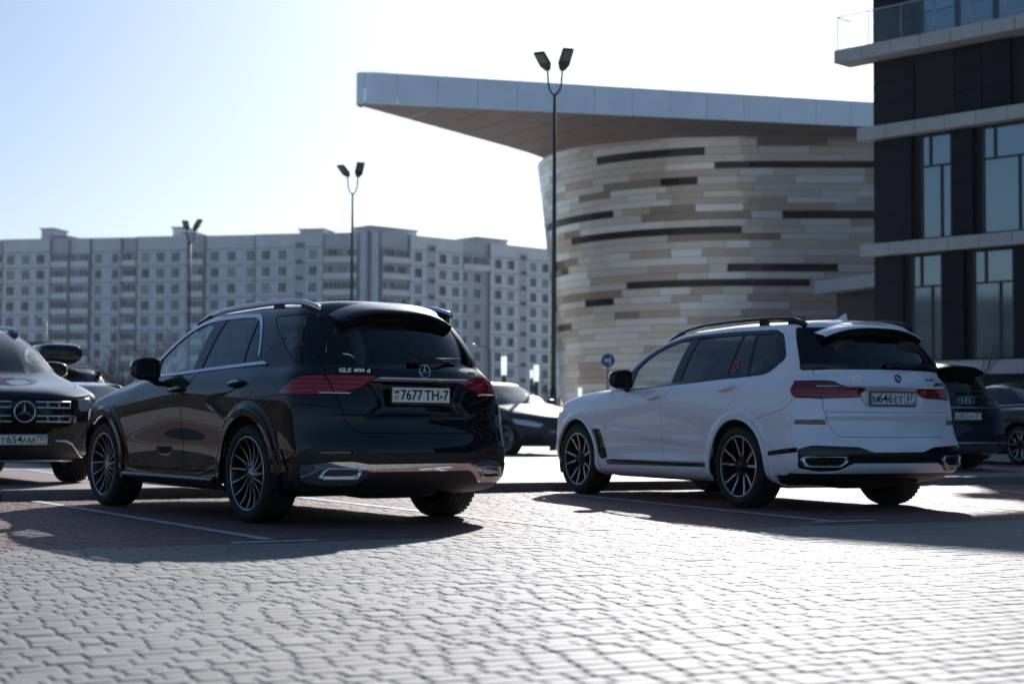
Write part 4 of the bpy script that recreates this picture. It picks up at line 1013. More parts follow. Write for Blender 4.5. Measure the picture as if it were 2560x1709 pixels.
# ---------------------------------------------------------------- the black SUV
def cabin(car, x0, x1, zf=.62, steer=True, seat_rows=((1.15, 1), (.15, 1)), ztop=1.25):
    """seats, dashboard, wheel and lining that show through the glass"""
    b = MB(); b.box(((x0 + x1) / 2, 0, .48), (x1 - x0, 1.5, .12), None, .04); b.build('cabin_floor', CM['lining'], car.root)
    for sx, _ in seat_rows:
        for sy in (.37, -.37):
            s = MB(); R = Matrix.Rotation(math.radians(-14), 3, 'Y')
            s.ellipsoid((sx + .28, sy, .72), (.56, .52, .22), None, 14, 8, .5)
            s.ellipsoid((sx - .06, sy, 1.06), (.20, .50, .72), R, 14, 8, .5)
            o = s.build('seat', CM['fabric'], car.root)
            h = MB(); h.ellipsoid((sx - .17, sy, 1.49), (.11, .27, .18), R, 12, 8, .6); h.build('headrest', CM['fabric'], o)
    d = MB(); d.ellipsoid((x1 - .28, 0, 1.03), (.55, 1.5, .28), None, 18, 8, .5); d.build('dashboard', CM['fabric'], car.root)
    if steer:
        w_ = MB(); R = Matrix.Rotation(math.radians(-65), 3, 'Y'); c = Vector((x1 - .62, .37, 1.05)); P = []
        for i in range(25):
            a = 2 * math.pi * i / 24; P.append(c + R @ Vector((.185 * math.cos(a), .185 * math.sin(a), 0)))
        w_.tube(P, .016, 6, False); w_.tube([c + R @ Vector((-.17, 0, 0)), c + R @ Vector((.17, 0, 0))], .018, 5); w_.tube([c, c + R @ Vector((0, 0, -.25))], .03, 6)
        w_.build('steering_wheel', CM['fabric'], car.root)
    m = MB(); m.box((x1 - .55, 0, 1.55), (.03, .24, .07), None, .02); m.build('rear_view_mirror', CM['plastic'], car.root)
def underbody(car, xf, wb, w=.78, z0=.24, xr=-.8):
    b = MB(); b.box(((xf + xr) / 2, 0, z0 + .14), (xf - xr, 2 * w * .72, .26), None, .05)
    b.tube([(xr + .1, .35, z0 + .05), (.3, .30, z0 + .02), (1.6, .25, z0 + .02)], .06, 8); b.tube([(0, -.75, .38), (0, .75, .38)], .07, 8); b.tube([(wb, -.75, .38), (wb, .75, .38)], .06, 8)
    b.ellipsoid((xr + .35, -.05, z0 + .06), (.35, .9, .22), None, 12, 8, .6)
    b.build('underbody', CM['under'], car.root)
def ellipse(c, a, b, n=28): return [(c[0] + a * math.cos(2 * math.pi * i / n), c[1] + b * math.sin(2 * math.pi * i / n)) for i in range(n)]
def door_handle(car, x, z, dz, paint, chrome, L=.235):
    for sg in (1, -1):
        P = [];
        for k in range(9):
            t = k / 8; xx = x + L / 2 - L * t; zz = z + dz * t; q = car.near_side(xx, zz); bow = .012 + .026 * math.sin(math.pi * t) ** .6
            P.append((q[0], sg * (q[1] + bow), zz))
        b = MB(); b.tube(P, [.013 + .008 * math.sin(math.pi * k / 8) for k in range(9)], 10)
        o = b.build('door_handle', paint, car.root)
        if chrome: c = MB(); c.tube([(p[0], p[1] + sg * .012, p[2] + .012) for p in P[1:-1]], .009, 6); c.build('handle_trim', chrome, o)
        q = car.near_side(x, z + dz / 2 - .004); e = MB(); e.ellipsoid((x, sg * (q[1] - .002), z + dz / 2 - .006), (L * .72, .016, .10), None, 18, 8, 1.0); e.build('handle_recess', CM['gloss'] if chrome else paint, o)
def roof_rail(car, path, y, sec_r, m, feet, foot_m):
    for sg in (1, -1):
        P = [(x, sg * (y - .03 * max(0, (x - 1.0))), z) for x, z in path]
        b = MB(); b.tube(P, sec_r, 10, sec=[(1.0 * math.cos(a) * .8, math.sin(a) * 1.15) for a in [2 * math.pi * i / 10 for i in range(10)]])
        o = b.build('roof_rail', m, car.root)
        for x0, x1 in feet:
            zt = np.interp([x0, x1], [p[0] for p in path[::-1]], [p[1] for p in path[::-1]]); f = MB()
            q = [Vector(car.near_top(x, y)[:3]) for x in (x0, x1)]
            f.prism([(x0, q[0][2] - .03), (x1, q[1][2] - .03), (x1, zt[1]), (x0, zt[0])], sg * (y - .022), sg * (y + .012), lambda a, b_, t: (a, t, b_)); f.build('rail_foot', foot_m, o)
def side_mirror(car, c, m_cap, size=(.17, .26, .20), stalk=(.0, -.14, -.09), gl=True):
    for sg in (1, -1):
        P = []; F = []; n = 18
        prof = [(.50, .80), (.46, 1.0), (.20, 1.0), (-.15, .93), (-.38, .72), (-.48, .40), (-.50, .08)]
        for xx, k in prof:
            for i in range(n):
                a = 2 * math.pi * i / n; ca = math.copysign(abs(math.cos(a)) ** .62, math.cos(a)); sa = math.copysign(abs(math.sin(a)) ** .62, math.sin(a))
                P.append((c[0] - xx * size[0], sg * (c[1] + ca * k * size[1] / 2 - (1 - k) * .02), c[2] + sa * k * size[2] / 2 * (1 - .12 * ca)))
        for r in range(len(prof) - 1):
            for i in range(n): j = (i + 1) % n; F.append((r * n + i, r * n + j, r * n + n + j, r * n + n + i))
        F.append(tuple(range((len(prof) - 1) * n, len(prof) * n)))
        b = MB(); b.add(P, F, True); o = b.build('side_mirror', m_cap, car.root)
        g = MB(); g.add([(p[0] + .012, sg * c[1] + (p[1] - sg * c[1]) * .97, c[2] + (p[2] - c[2]) * .97) for p in P[:n]], [tuple(range(n))]); g.build('mirror_glass', CM['mirror'] if gl else CM['gloss'], o)  # with gl off, black trim imitates the mirror's dark reflection
        s = MB(); p0 = Vector((c[0] + stalk[0], sg * (c[1] - size[1] * .30), c[2] - size[2] * .40)); p1 = Vector((c[0] + .06, sg * (c[1] + stalk[1] - .03), c[2] + stalk[2] - .02))
        s.tube([p0, (p0 + p1) / 2 + Vector((0, 0, -.012)), p1], [.035, .03, .04], 8); s.build('mirror_arm', CM['gloss'], o)
def star_emblem(name, car, pos, rot, r, m, parent=None, th=.006):
    b = MB(); b.lathe([(r, -th / 2), (r, th / 2), (r * .88, th / 2 + .001), (r * .88, -th / 2)], 36, 'y', closed=True)
    for k in range(3):
        a = math.pi / 2 + 2 * math.pi * k / 3; R = Matrix.Rotation(-a, 3, 'Y'); wd = r * .16
        P = [R @ Vector(p) for p in ((0, 0, wd), (r * .9, 0, r * .02), (r * .9, 0, -r * .02), (0, 0, -wd), (0, th * 1.3, 0), (r * .9, th * .3, 0))]
        b.add(P, [(0, 1, 5, 4), (4, 5, 2, 3)])
    return b.build(name, m, parent or car.root, pos, rot)
def rear_wiper(car, x, z, y0, y1, tilt=.0):
    b = MB(); d = Vector((0, y1 - y0, tilt)); q0 = Vector(car.near_rear(y0, z)[:3]); q1 = Vector(car.near_rear(abs(y1), z + tilt)[:3])
    p = [Vector((q0.x - .03, y0, z)), Vector((q0.x - .035, y0 + (y1 - y0) * .5, z + tilt * .5)), Vector((q1.x - .02, y1, z + tilt))]
    b.tube(p, [.020, .013, .006], sec=[(-1, -.6), (1, -.6), (1, .6), (-1, .6)]); b.box(p[0], (.05, .07, .05), None, .012)
    b.tube([p[0] + Vector((.012, 0, .02)), p[2] + Vector((.008, -.05, .02))], .007, 6)
    b.build('rear_wiper', CM['plastic'], car.root)
def spoiler(car, prof_top, prof_bot, w0, w1, m_top, m_bot, bow=.07, crown=.095):
    """prof: (x, z) lists from front to trailing edge (top) and back to the glass (bottom)"""
    n = 15
    for prof, mm, nm in ((prof_top, m_top, 'spoiler'), (prof_bot, m_bot, 'spoiler_underside')):
        P = []; F = []; k = len(prof)
        for i in range(n):
            f = -1 + 2 * i / (n - 1)
            for j, (x, z) in enumerate(prof):
                ww = w0 + (w1 - w0) * (j / (k - 1) if nm == 'spoiler' else 1 - .0 * j); P.append((x + bow * f * f, f * ww, z - crown * abs(f) ** 2.8))
        for i in range(n - 1):
            for j in range(k - 1): F.append((i * k + j, i * k + j + 1, (i + 1) * k + j + 1, (i + 1) * k + j))
        if nm == 'spoiler_underside': F = [f[::-1] for f in F]
        b = MB(); b.add(P, F, True); b.build(nm, mm, car.root, fix=False)

def gle_rings(L=0.0, dz=0.0):
    return [
     dict(x=(-.72, 3.50), w=.78, z=(.27, .22, .26), rb=.15, rc=.30, fb=.25),
     dict(x=(-.93, 3.70), w=[(-1, .86), (.5, .93), (2.4, .93), (3.6, .86)], z=(.275, .255, .25), rb=.15, rc=.32, fb=.25),
     dict(x=(-1.035, 3.80), w=[(-1, .93), (.5, .972), (2.4, .972), (3.6, .93)], z=(.36, [(-1, .34), (.5, .33), (3, .33)], .33), rb=.14, rc=.32, fb=.25),
     dict(x=(-1.068, 3.86), w=[(-1, .955), (0, .972), (1.3, .950), (3, .970), (3.6, .95)], z=(.48, .46, .45), rb=.14, rc=.32, fb=.25),
     dict(x=(-1.075, 3.88), w=[(-1, .960), (0, .978), (1.3, .944), (3, .975), (3.6, .95)], z=(.60, .60, .60), rb=.14, rc=.32, fb=.22),
     dict(x=(-1.030, 3.88), w=[(-1, .955), (0, .985), (1.3, .958), (3, .980), (3.6, .95)], z=(.73, .74, .72), rb=.14, rc=.32, fb=.22),
     dict(x=(-1.010, 3.87), w=[(-1, .950), (0, .985), (1.3, .970), (3, .978), (3.6, .94)], z=(.87, .88, .84), rb=.14, rc=.32, fb=.22),
     dict(x=(-.990, 3.82), w=[(-1, .935), (0, .972), (1.3, .970), (3, .965), (3.6, .92)], z=(1.01, [(-1, 1.02), (1, 1.0), (3, .95)], .94), rb=.15, rc=.34, fb=.25),
     dict(x=(-.965, 3.62), w=[(-1, .895), (0, .945), (1.3, .956), (3, .935), (3.6, .86)], z=(1.135, [(-1, 1.14), (1, 1.10), (2.3, 1.075), (3, 1.02), (3.6, .97)], 1.01), rb=.16, rc=.36, fb=.30, fc=.4),
     dict(x=(-.935, 3.05), w=[(-1, .84), (0, .905), (1.3, .925), (2.4, .90), (3, .80)], z=(1.20, [(-1, 1.20), (1, 1.175), (2.3, 1.145), (3, 1.08)], 1.095), rb=.17, rc=.34, fb=.15, fc=.3),
     dict(x=(-.885, 2.80), w=[(-1, .80), (0, .876), (1.3, .893), (2.4, .855)], z=(1.245, [(-1, 1.245), (1, 1.225), (2.3, 1.19)], 1.165), rb=.17, rc=.30, fb=.30, fc=.16),
     dict(x=(-.845, 2.66), w=[(-1, .785), (0, .858), (1.3, .874), (2.3, .835)], z=(1.31, [(-1, 1.31), (1, 1.29), (2.3, 1.25)], 1.24), rb=.17, rc=.28, fb=.32, fc=.12),
     dict(x=(-.755, 2.36), w=[(-1, .73), (0, .795), (1.3, .806), (2.0, .77)], z=(1.45, 1.45, 1.43), rb=.16, rc=.26, fb=.32, fc=.11),
     dict(x=(-.655, 2.02), w=[(-1, .655), (0, .722), (1.3, .732), (1.7, .705)], z=(1.585, 1.595, 1.575), rb=.16, rc=.26, fb=.32, fc=.11),
     dict(x=(-.595, 1.80), w=[(-1, .605), (0, .672), (1.2, .684), (1.6, .66)], z=(1.655, 1.665, 1.645), rb=.16, rc=.26, fb=.30, fc=.11),
     dict(x=(-.54, 1.58), w=[(-1, .545), (0, .612), (1.2, .622), (1.5, .60)], z=(1.70, [(-.5, 1.70), (.5, 1.722), (1.4, 1.702)], 1.69), rb=.14, rc=.26, fb=.24, fc=.14),
     dict(x=(-.46, 1.25), w=[(-1, .40), (0, .43), (1.2, .43)], z=(1.738, [(-.5, 1.744), (.5, 1.766), (1.2, 1.752)], 1.742), rb=.08, rc=.2, fb=.12, fc=.2),
     dict(x=(-.38, 1.05), w=0.0, z=(1.75, [(-.4, 1.758), (.3, 1.782), (1.1, 1.766)], 1.762), rb=.01, rc=.05, fb=.01, fc=.05)]
def gle_disp(V, N, U):
    x, y, z = V[:, 0], V[:, 1], V[:, 2]
    for xc in (0, 2.995):                                  # flared wheel arches
        r = np.hypot(x - xc, np.maximum(z - .388, -.3)); side = (U > 4.7) & (U < 15.4)
        f = smooth01((.56 - r) / .05) * side
        V[:, 1] += .020 * f * np.where(z > .2, 1, 0)
    m = U < 6.2                                            # tailgate: recess round the plate
    q = sdpoly(np.stack([y, z], 1), rpoly([(-.46, 1.115), (.46, 1.115), (.35, .93), (.50, .83), (-.50, .83), (-.35, .93)], .03))
    V[:, 0] += .040 * smooth01((-q + .012) / .045) * m * smooth01((1.13 - z) / .02)
    sh = smooth01((z - .815) / .03) * smooth01((.86 - z) / .03) * smooth01((.75 - y) / .1) * m
    V[:, 0] -= .012 * sh
    return V
def build_gle():
    car = Car('parked_suv', (-1.284, 13.06), .624, 'black SUV seen from behind with silver roof rails and white plate reading 7677 TH-7', 'car', gle_rings(), gle_disp, (12, 10))
    P, W_, cm = CM['black'], 2.995, CM
    car.wheel_holes((0, W_), .388, .452)
    # wheel arch bands
    for xc in (0, W_):
        a0 = np.linspace(-.12, math.pi + .12, 30)
        outer = [(xc + .52 * math.cos(a), .388 + .52 * math.sin(a)) for a in a0]
        poly = [(xc + .50, .20)] + outer + [(xc - .50, .20)]
        if xc == 0: poly = [(.47, .20), (.50, .38)] + outer[2:-4] + [(-.56, .60), (-.66, .42), (-.54, .40), (-.50, .2)]
        pc = car.take('side', poly, .004); car.both('wheel_arch', pc, P, .010)
    # window band with its bright frame
    dlo = rpoly([(-.135, 1.245, .02), (.03, 1.30, .0), (.10, 1.44, .2), (.24, 1.60, .16), (.36, 1.672, .12), (.75, 1.685, .3), (1.30, 1.672, .3), (1.62, 1.605, .3), (1.90, 1.47, .3), (2.10, 1.345, .2), (2.33, 1.175, .03), (1.5, 1.185, .2), (.9, 1.212, .3)], .05, 5)
    band = car.take('side', dlo, .003)
    inner = rpoly([(-.075, 1.272, .02), (.07, 1.32, .0), (.14, 1.45, .2), (.27, 1.585, .14), (.39, 1.642, .10), (.75, 1.652, .3), (1.28, 1.640, .3), (1.59, 1.576, .3), (1.87, 1.443, .3), (2.06, 1.325, .2), (2.25, 1.200, .02), (1.5, 1.212, .2), (.9, 1.238, .3)], .05, 5)
    frame = band.clip(-(sdpoly(band.A[:, [0, 2]], inner))); band = band.clip(sdpoly(band.A[:, [0, 2]], inner) + .002)
    car.both('window_trim', frame, cm['satin'], .006)
    for nm, poly, gm in (('front_window', [(1.245, 1.0), (1.155, 1.63), (1.16, 2), (2.2, 2), (2.02, 1.30), (2.06, 1.0)], cm['window']), ('rear_window', [(.33, 1.0), (.315, 1.28), (.375, 1.62), (.38, 2), (.965, 2), (.965, 1.62), (1.035, 1.25), (1.05, 1.0)], cm['privacy']), ('quarter_glass', [(.30, 1.0), (.285, 1.27), (.345, 1.62), (.3, 2), (-.4, 2), (-.4, 1.0)], cm['privacy'])):
        d = sdpoly(band.A[:, [0, 2]], np.array(poly)); pc = band.clip(d + .002); band = band.clip(-(d - .002)); car.both(nm, pc, gm, -.006, .010)
    car.both('window_pillar', band, cm['gloss'], 0, .012)
    qw = car.take('side', rpoly([(.075, 1.635), (-.02, 1.56, .1), (-.36, 1.345, .1), (-.47, 1.27, .05), (-.62, 1.245, .05), (-.80, 1.245), (-.71, 1.42, .2), (-.55, 1.635)], .03), .004); car.both('rear_quarter_window', qw, cm['privacy'], -.003, .010)
    # tailgate glass, lamps, tailgate
    gl = car.take('rear', rpoly([(-.1, 1.236), (.66, 1.236, .04), (.685, 1.26, .02), (.55, 1.60, .04), (.46, 1.665), (-.1, 1.67)], .02), .004); car.both('rear_window_glass', gl, cm['privacy'], -.004, .010, True)
    lamp_out = car.sz([('s', -.47, 1.005), ('s', -.56, 1.07, .1), ('s', -.72, 1.135, .08), ('r', .735, 1.155, .0), ('r', .70, 1.005, .0), ('s', -.75, 1.0)])
    lamp_in = car.sz([('r', .725, 1.155, .0), ('r', .355, 1.145, .02), ('r', .36, 1.125, .02), ('r', .52, 1.045, .06), ('r', .69, 1.008)])
    for poly in (lamp_out, lamp_in):
        pc = car.take('sz', rpoly(poly, .02), .004); car.both('tail_lamp', pc, cm['red_l'], .004, .03)
    seam = car.sz([('r', .725, 1.24), ('r', .715, 1.16), ('r', .690, 1.01), ('r', .655, .90), ('r', .62, .78, .1), ('r', .55, .718, .06), ('r', .45, .712), ('r', 0, .712)])
    tg = car.take('sz', rpoly(seam + [(-.05, .712), (-.05, 1.30), (seam[0][0], 1.30)], .01), .006); car.both('tailgate', tg, P, 0, .03, True)
    # bumper: chrome skid plate, dark valance, upper skin
    chr_ = car.sz([('r', 0, .485), ('r', .48, .482, .05), ('r', .58, .502, .05), ('r', .76, .502, .08), ('s', -.86, .47, .03), ('s', -.80, .36, .04), ('r', .80, .325, .05), ('r', .55, .330, .05), ('r', .50, .37, .06), ('r', .44, .425, .06), ('r', 0, .425)])
    pc = car.take('sz', rpoly(chr_ + [(-.05, .425), (-.05, .485)], .02), .003); car.both('bumper_skid_trim', pc, cm['chrome'], .012, .03, True)
    bl = car.sz([('r', 0, .565), ('r', .47, .565, .06), ('r', .62, .618, .08), ('r', .80, .618, .06), ('s', -.80, .58), ('s', -.64, .40), ('s', -.55, .2)])
    pc = car.take('sz', rpoly(bl + [(-.05, .1), (-.05, .565)], .02), .003); 
    rf = rpoly(car.sz([('r', .60, .578), ('r', .83, .578), ('r', .84, .560), ('r', .60, .558)]), .006); dd = sdpoly(pc.A[:, [6, 2]], rf); r1 = pc.clip(dd + .002); pc = pc.clip(-(dd - .002))
    car.both('bumper_valance', pc, cm['plastic'], .003, .02, True); car.both('reflector', r1, cm['red_dark'], .006)
    bu = car.sz([('r', 0, .712), ('r', .45, .712), ('r', .55, .718, .06), ('r', .62, .78, .1), ('r', .655, .90), ('s', -.73, .93, .03), ('s', -.62, .86, .03), ('s', -.60, .70), ('s', -.66, .40), ('s', -.55, .2)])
    pc = car.take('sz', rpoly(bu + [(-.05, .1), (-.05, .712)], .01), .005); car.both('rear_bumper', pc, P, 0, .02, True)
    # doors
    fd = [(2.33, 1.178), (1.5, 1.178), (1.09, 1.20, .0), (1.10, 1.17, .05), (1.22, 1.04, .1), (1.275, .90, .1), (1.265, .60), (1.262, .385, .02), (2.40, .385, .04), (2.45, .55, .1), (2.45, .80), (2.40, .97, .1), (2.28, 1.09, .1)]
    pc = car.take('side', rpoly(fd, .02), .006); car.both('front_door', pc, P, 0, .025)
    rd = [(1.085, 1.20), (.6, 1.222), (-.13, 1.24), (-.145, 1.235), (-.04, 1.14, .1), (.06, 1.06, .1), (.13, .96, .1), (.16, .89, .0), (.42, .72, .1), (.52, .50, .08), (.55, .39, .03), (1.255, .385, .02), (1.258, .60), (1.268, .90, .1), (1.21, 1.035, .1), (1.09, 1.17, .05)]
    pc = car.take('side', rpoly(rd, .02), .006); car.both('rear_door', pc, P, 0, .025)
    sill = car.take('side', [(.56, .378), (2.42, .378), (2.42, .1), (.56, .1)], .004); car.both('sill', sill, P, .004, .02)
    # front end
    scr = car.take('su', [(15.5, 10.15), (15.5, 13.95), (22, 13.95), (22, 10.15)], .02); car.both('windscreen', scr, cm['screen'], -.003, .012, True)
    hood = car.take('top', rpoly([(2.55, -.1), (2.50, .55), (2.40, .78, .05), (3.05, .80, .1), (3.42, .70, .1), (3.58, .4, .1), (3.66, -.1)], .05), .006); car.both('bonnet', hood, P, 0, .02, True)
    gr = car.take('front', rpoly([(-.1, .86), (.36, .86), (.43, .74), (.36, .58), (-.1, .58)], .05), .004); car.both('grille', gr, cm['gloss'], -.01, .02, True)
    hl = car.take('sz', rpoly(car.sz([('f', .50, .90), ('f', .72, .92, .05), ('s', 3.30, .90), ('s', 3.36, .78, .05), ('f', .62, .74, .05)]), .02), .004); car.both('headlight', hl, cm['clear'], 0, .05)
    car.both('body', car.body, P, 0, .02, True)
    sill2 = None
    for sg in (1, -1):                                     # running board
        b = MB(); b.box((1.48, sg * .955, .315), (1.92, .16, .045), None, .018); b.build('running_board', cm['gloss'], car.root)
    cabin(car, -.8, 2.35); underbody(car, 3.6, W_)
    me = wheel_meshes('multi_spoke', .388, .292, .285, 'multi', cm); put_wheels(car, me, (0, W_), .842, .388, (0, .3, .1, .5)); wheel_wells(car, (0, W_), .388, .456, m=cm['under'])
    door_handle(car, 1.375, 1.045, .025, P, cm['chrome']); door_handle(car, .235, 1.082, .025, P, cm['chrome'])
    roof_rail(car, [(1.86, 1.615), (1.72, 1.665), (1.52, 1.713), (1.18, 1.748), (.8, 1.760), (.4, 1.763), (0, 1.755), (-.2, 1.740), (-.34, 1.714), (-.44, 1.688), (-.50, 1.668)], .605, .020, cm['satin'], ((1.74, 1.48), (.27, .14), (-.20, -.46)), P)
    side_mirror(car, (1.87, 1.06, 1.245), P, gl=False)
    spoiler(car, [(-.38, 1.756), (-.55, 1.726), (-.66, 1.692), (-.728, 1.664), (-.736, 1.652)], [(-.736, 1.652), (-.722, 1.636), (-.68, 1.600), (-.63, 1.575)], .54, .50, P, cm['gloss'])
    b = MB(); b.box((-1.025, 0, 1.128), (.05, .80, .022), None, .008); b.add([(-1.05, .40, 1.139), (-1.05, -.40, 1.139), (-1.045, -.46, 1.105), (-1.045, .46, 1.105), (-1.0, .40, 1.139), (-1.0, -.40, 1.139), (-.99, -.46, 1.105), (-.99, .46, 1.105)], [(0, 3, 2, 1), (0, 1, 5, 4), (3, 7, 6, 2), (0, 4, 7, 3), (1, 2, 6, 5)])
    b.build('tailgate_trim', cm['chrome'], car.root)
    rw = (0, 0, math.pi / 2)
    number_plate(car, (-1.005, 0, 1.005), (.0, 0, math.pi / 2), (.520, .112), dict(holder=cm['gloss'], white=cm['plate'], black=cm['black_t']), False,
        [('7677', .108, .090, -.004, .92, cm['black_t'], .0018), ('TH-7', .108, -.138, -.004, .95, cm['black_t'], .0018), (None, .045, .215, .012, cm['red_t']) if False else (None, .042, .222, .026, .016, cm['red_t']), (None, .042, .222, .014, .008, cm['green_t']), ('BY', .044, .222, -.022, .8, cm['green_t'], .0004)], holder=True)
    star_emblem('tailgate_star', car, (-.975, -.05, 1.190), (.18, 0, math.pi / 2), .052, cm['chrome'])
    for txt, y, z, s_, sx in (('GLE 400 d', .515, 1.186, .042, 1.35), ('4MATIC', -.585, 1.190, .026, 1.2)):
        q = car.near_rear(y, z); t = text_mesh(txt, s_, .002, sx, .0006); t.materials.append(cm['chrome']); yaw = math.atan2(q[4], -q[3]) * math.copysign(1, y)
        obj('badge', t, car.root, (q[0] - .006, y, z), (math.pi / 2, 0, -math.pi / 2 - yaw * .9))
    rear_wiper(car, 0, 1.268, .01, -.43, .012)
    for sg in (1, -1):                                     # exhaust finishers
        b = MB(); yc, zc = sg * .685, .408; P0 = rpoly([(-.15, -.032), (-.11, .045), (.13, .045), (.15, .01), (.12, -.045), (-.13, -.045)], .03, 4); n = len(P0)
        rr = [(1.0, .0), (1.0, -.022), (.86, -.024), (.84, .02), (.84, .09)]; V = []; F = []
        for k, xx in rr:
            for a, z_ in P0: yy = yc - sg * a * k; V.append((car.near_rear(yy, .45)[0] + xx, yy, zc + z_ * (k if k > .95 else k * .9)))
        for r in range(len(rr) - 1):
            for i in range(n): F.append((r * n + i, r * n + (i + 1) % n, (r + 1) * n + (i + 1) % n, (r + 1) * n + i))
        b.add(V, F, True); o = b.build('exhaust_finisher', cm['chrome'], car.root)
        b = MB(); b.add(V[-n:], [tuple(range(n))]); b.build('exhaust_opening', cm['under'], o)
        b = MB(); b.tube([(q[0] - .010, sg * (q[1]), q[2]) for q in [car.near_rear(.80 - .045 * k, 1.018) for k in range(6)]], .008, 6); b.build('lamp_strip', cm['chrome'], car.root) if sg > 0 else b.build('lamp_strip', cm['chrome'], car.root)
    return car
# ---------------------------------------------------------------- the white SUV
def x7_rings():
    return [
     dict(x=(-.80, 3.55), w=.80, z=(.29, .23, .27), rb=.15, rc=.34, fb=.22),
     dict(x=(-1.00, 3.80), w=[(-1, .90), (.5, .95), (2.4, .95), (3.7, .90)], z=(.32, [(-1, .30), (.4, .265), (3, .265)], .26), rb=.15, rc=.34, fb=.22),
     dict(x=(-1.13, 3.93), w=[(-1, .96), (.5, .998), (2.4, .998), (3.7, .96)], z=(.40, [(-1, .38), (.4, .36), (3, .36)], .35), rb=.14, rc=.32, fb=.22),
     dict(x=(-1.155, 3.97), w=[(-1, .985), (0, .995), (1.3, .978), (3, .99), (3.7, .97)], z=(.50, .49, .48), rb=.14, rc=.32, fb=.20),
     dict(x=(-1.150, 3.98), w=[(-1, .985), (0, .998), (1.3, .972), (3, .995), (3.7, .97)], z=(.60, .61, .60), rb=.14, rc=.33, fb=.18),
     dict(x=(-1.095, 3.98), w=[(-1, .970), (0, 1.0), (1.3, .982), (3, .998), (3.7, .96)], z=(.70, .73, .73), rb=.14, rc=.33, fb=.18),
     dict(x=(-1.080, 3.97), w=[(-1, .960), (0, 1.0), (1.3, .992), (3, .995), (3.7, .95)], z=(.86, .88, .86), rb=.14, rc=.33, fb=.18),
     dict(x=(-1.080, 3.95), w=[(-1, .945), (0, .985), (1.3, .992), (3, .98), (3.7, .93)], z=(1.01, [(-1, 1.03), (1, 1.01), (3, .97)], .97), rb=.15, rc=.35, fb=.20),
     dict(x=(-1.070, 3.84), w=[(-1, .915), (0, .96), (1.3, .975), (3, .95), (3.7, .89)], z=(1.14, [(-1, 1.15), (1, 1.12), (2.4, 1.09), (3, 1.06), (3.7, 1.02)], 1.06), rb=.16, rc=.36, fb=.24, fc=.35),
     dict(x=(-1.045, 3.25), w=[(-1, .875), (0, .92), (1.3, .942), (2.5, .92), (3.1, .85)], z=(1.235, [(-1, 1.23), (1, 1.185), (2.4, 1.15), (3.2, 1.13)], 1.14), rb=.16, rc=.34, fb=.18, fc=.3),
     dict(x=(-1.000, 2.98), w=[(-1, .845), (0, .892), (1.3, .912), (2.5, .87)], z=(1.30, [(-1, 1.29), (0, 1.25), (1, 1.215), (2.4, 1.16)], 1.18), rb=.16, rc=.31, fb=.30, fc=.16),
     dict(x=(-.965, 2.82), w=[(-1, .825), (0, .868), (1.3, .886), (2.4, .845)], z=(1.375, [(-1, 1.365), (0, 1.335), (1, 1.30), (2.3, 1.25)], 1.26), rb=.13, rc=.21, fb=.32, fc=.12),
     dict(x=(-.885, 2.46), w=[(-1, .77), (0, .808), (1.3, .820), (2.1, .785)], z=(1.50, 1.48, 1.46), rb=.13, rc=.20, fb=.32, fc=.11),
     dict(x=(-.790, 2.08), w=[(-1, .705), (0, .738), (1.3, .748), (1.8, .72)], z=(1.63, 1.62, 1.60), rb=.13, rc=.20, fb=.32, fc=.11),
     dict(x=(-.740, 1.84), w=[(-1, .665), (0, .692), (1.2, .704), (1.6, .68)], z=(1.695, 1.695, 1.675), rb=.12, rc=.20, fb=.30, fc=.11),
     dict(x=(-.69, 1.60), w=[(-1, .605), (0, .632), (1.2, .642), (1.5, .62)], z=(1.740, [(-.5, 1.742), (.5, 1.756), (1.4, 1.73)], 1.72), rb=.11, rc=.2, fb=.24, fc=.14),
     dict(x=(-.60, 1.25), w=[(-1, .42), (0, .44), (1.2, .44)], z=(1.768, [(-.5, 1.776), (.5, 1.792), (1.2, 1.774)], 1.768), rb=.06, rc=.18, fb=.12, fc=.2),
     dict(x=(-.5, 1.05), w=0.0, z=(1.778, [(-.5, 1.788), (.3, 1.805), (1.1, 1.786)], 1.784), rb=.01, rc=.05, fb=.01, fc=.05)]
def x7_disp(V, N, U):
    x, y, z = V[:, 0], V[:, 1], V[:, 2]
    for xc in (0, 3.105):
        r = np.hypot(x - xc, np.maximum(z - .392, -.3)); side = (U > 4.7) & (U < 15.4)
        V[:, 1] += .016 * smooth01((.535 - r) / .03) * side * np.where(z > .2, 1, 0)
    m = U < 6.2
    q = sdpoly(np.stack([y, z], 1), rpoly([(-.40, 1.12), (.40, 1.12), (.31, .955), (-.31, .955)], .03)); V[:, 0] += .030 * smooth01((-q + .01) / .035) * m
    V[:, 0] -= .014 * smooth01((z - .845) / .012) * smooth01((.93 - z) / .04) * smooth01((.76 - y) / .06) * m      # ledge on the lower tailgate
    V[:, 1] += .012 * np.exp(-((z - .60 - .05 * (x - .4)) / .05) ** 2) * ((U > 5) & (U < 15)) * smooth01((x - .4) / .3) * smooth01((2.6 - x) / .3)
    return V
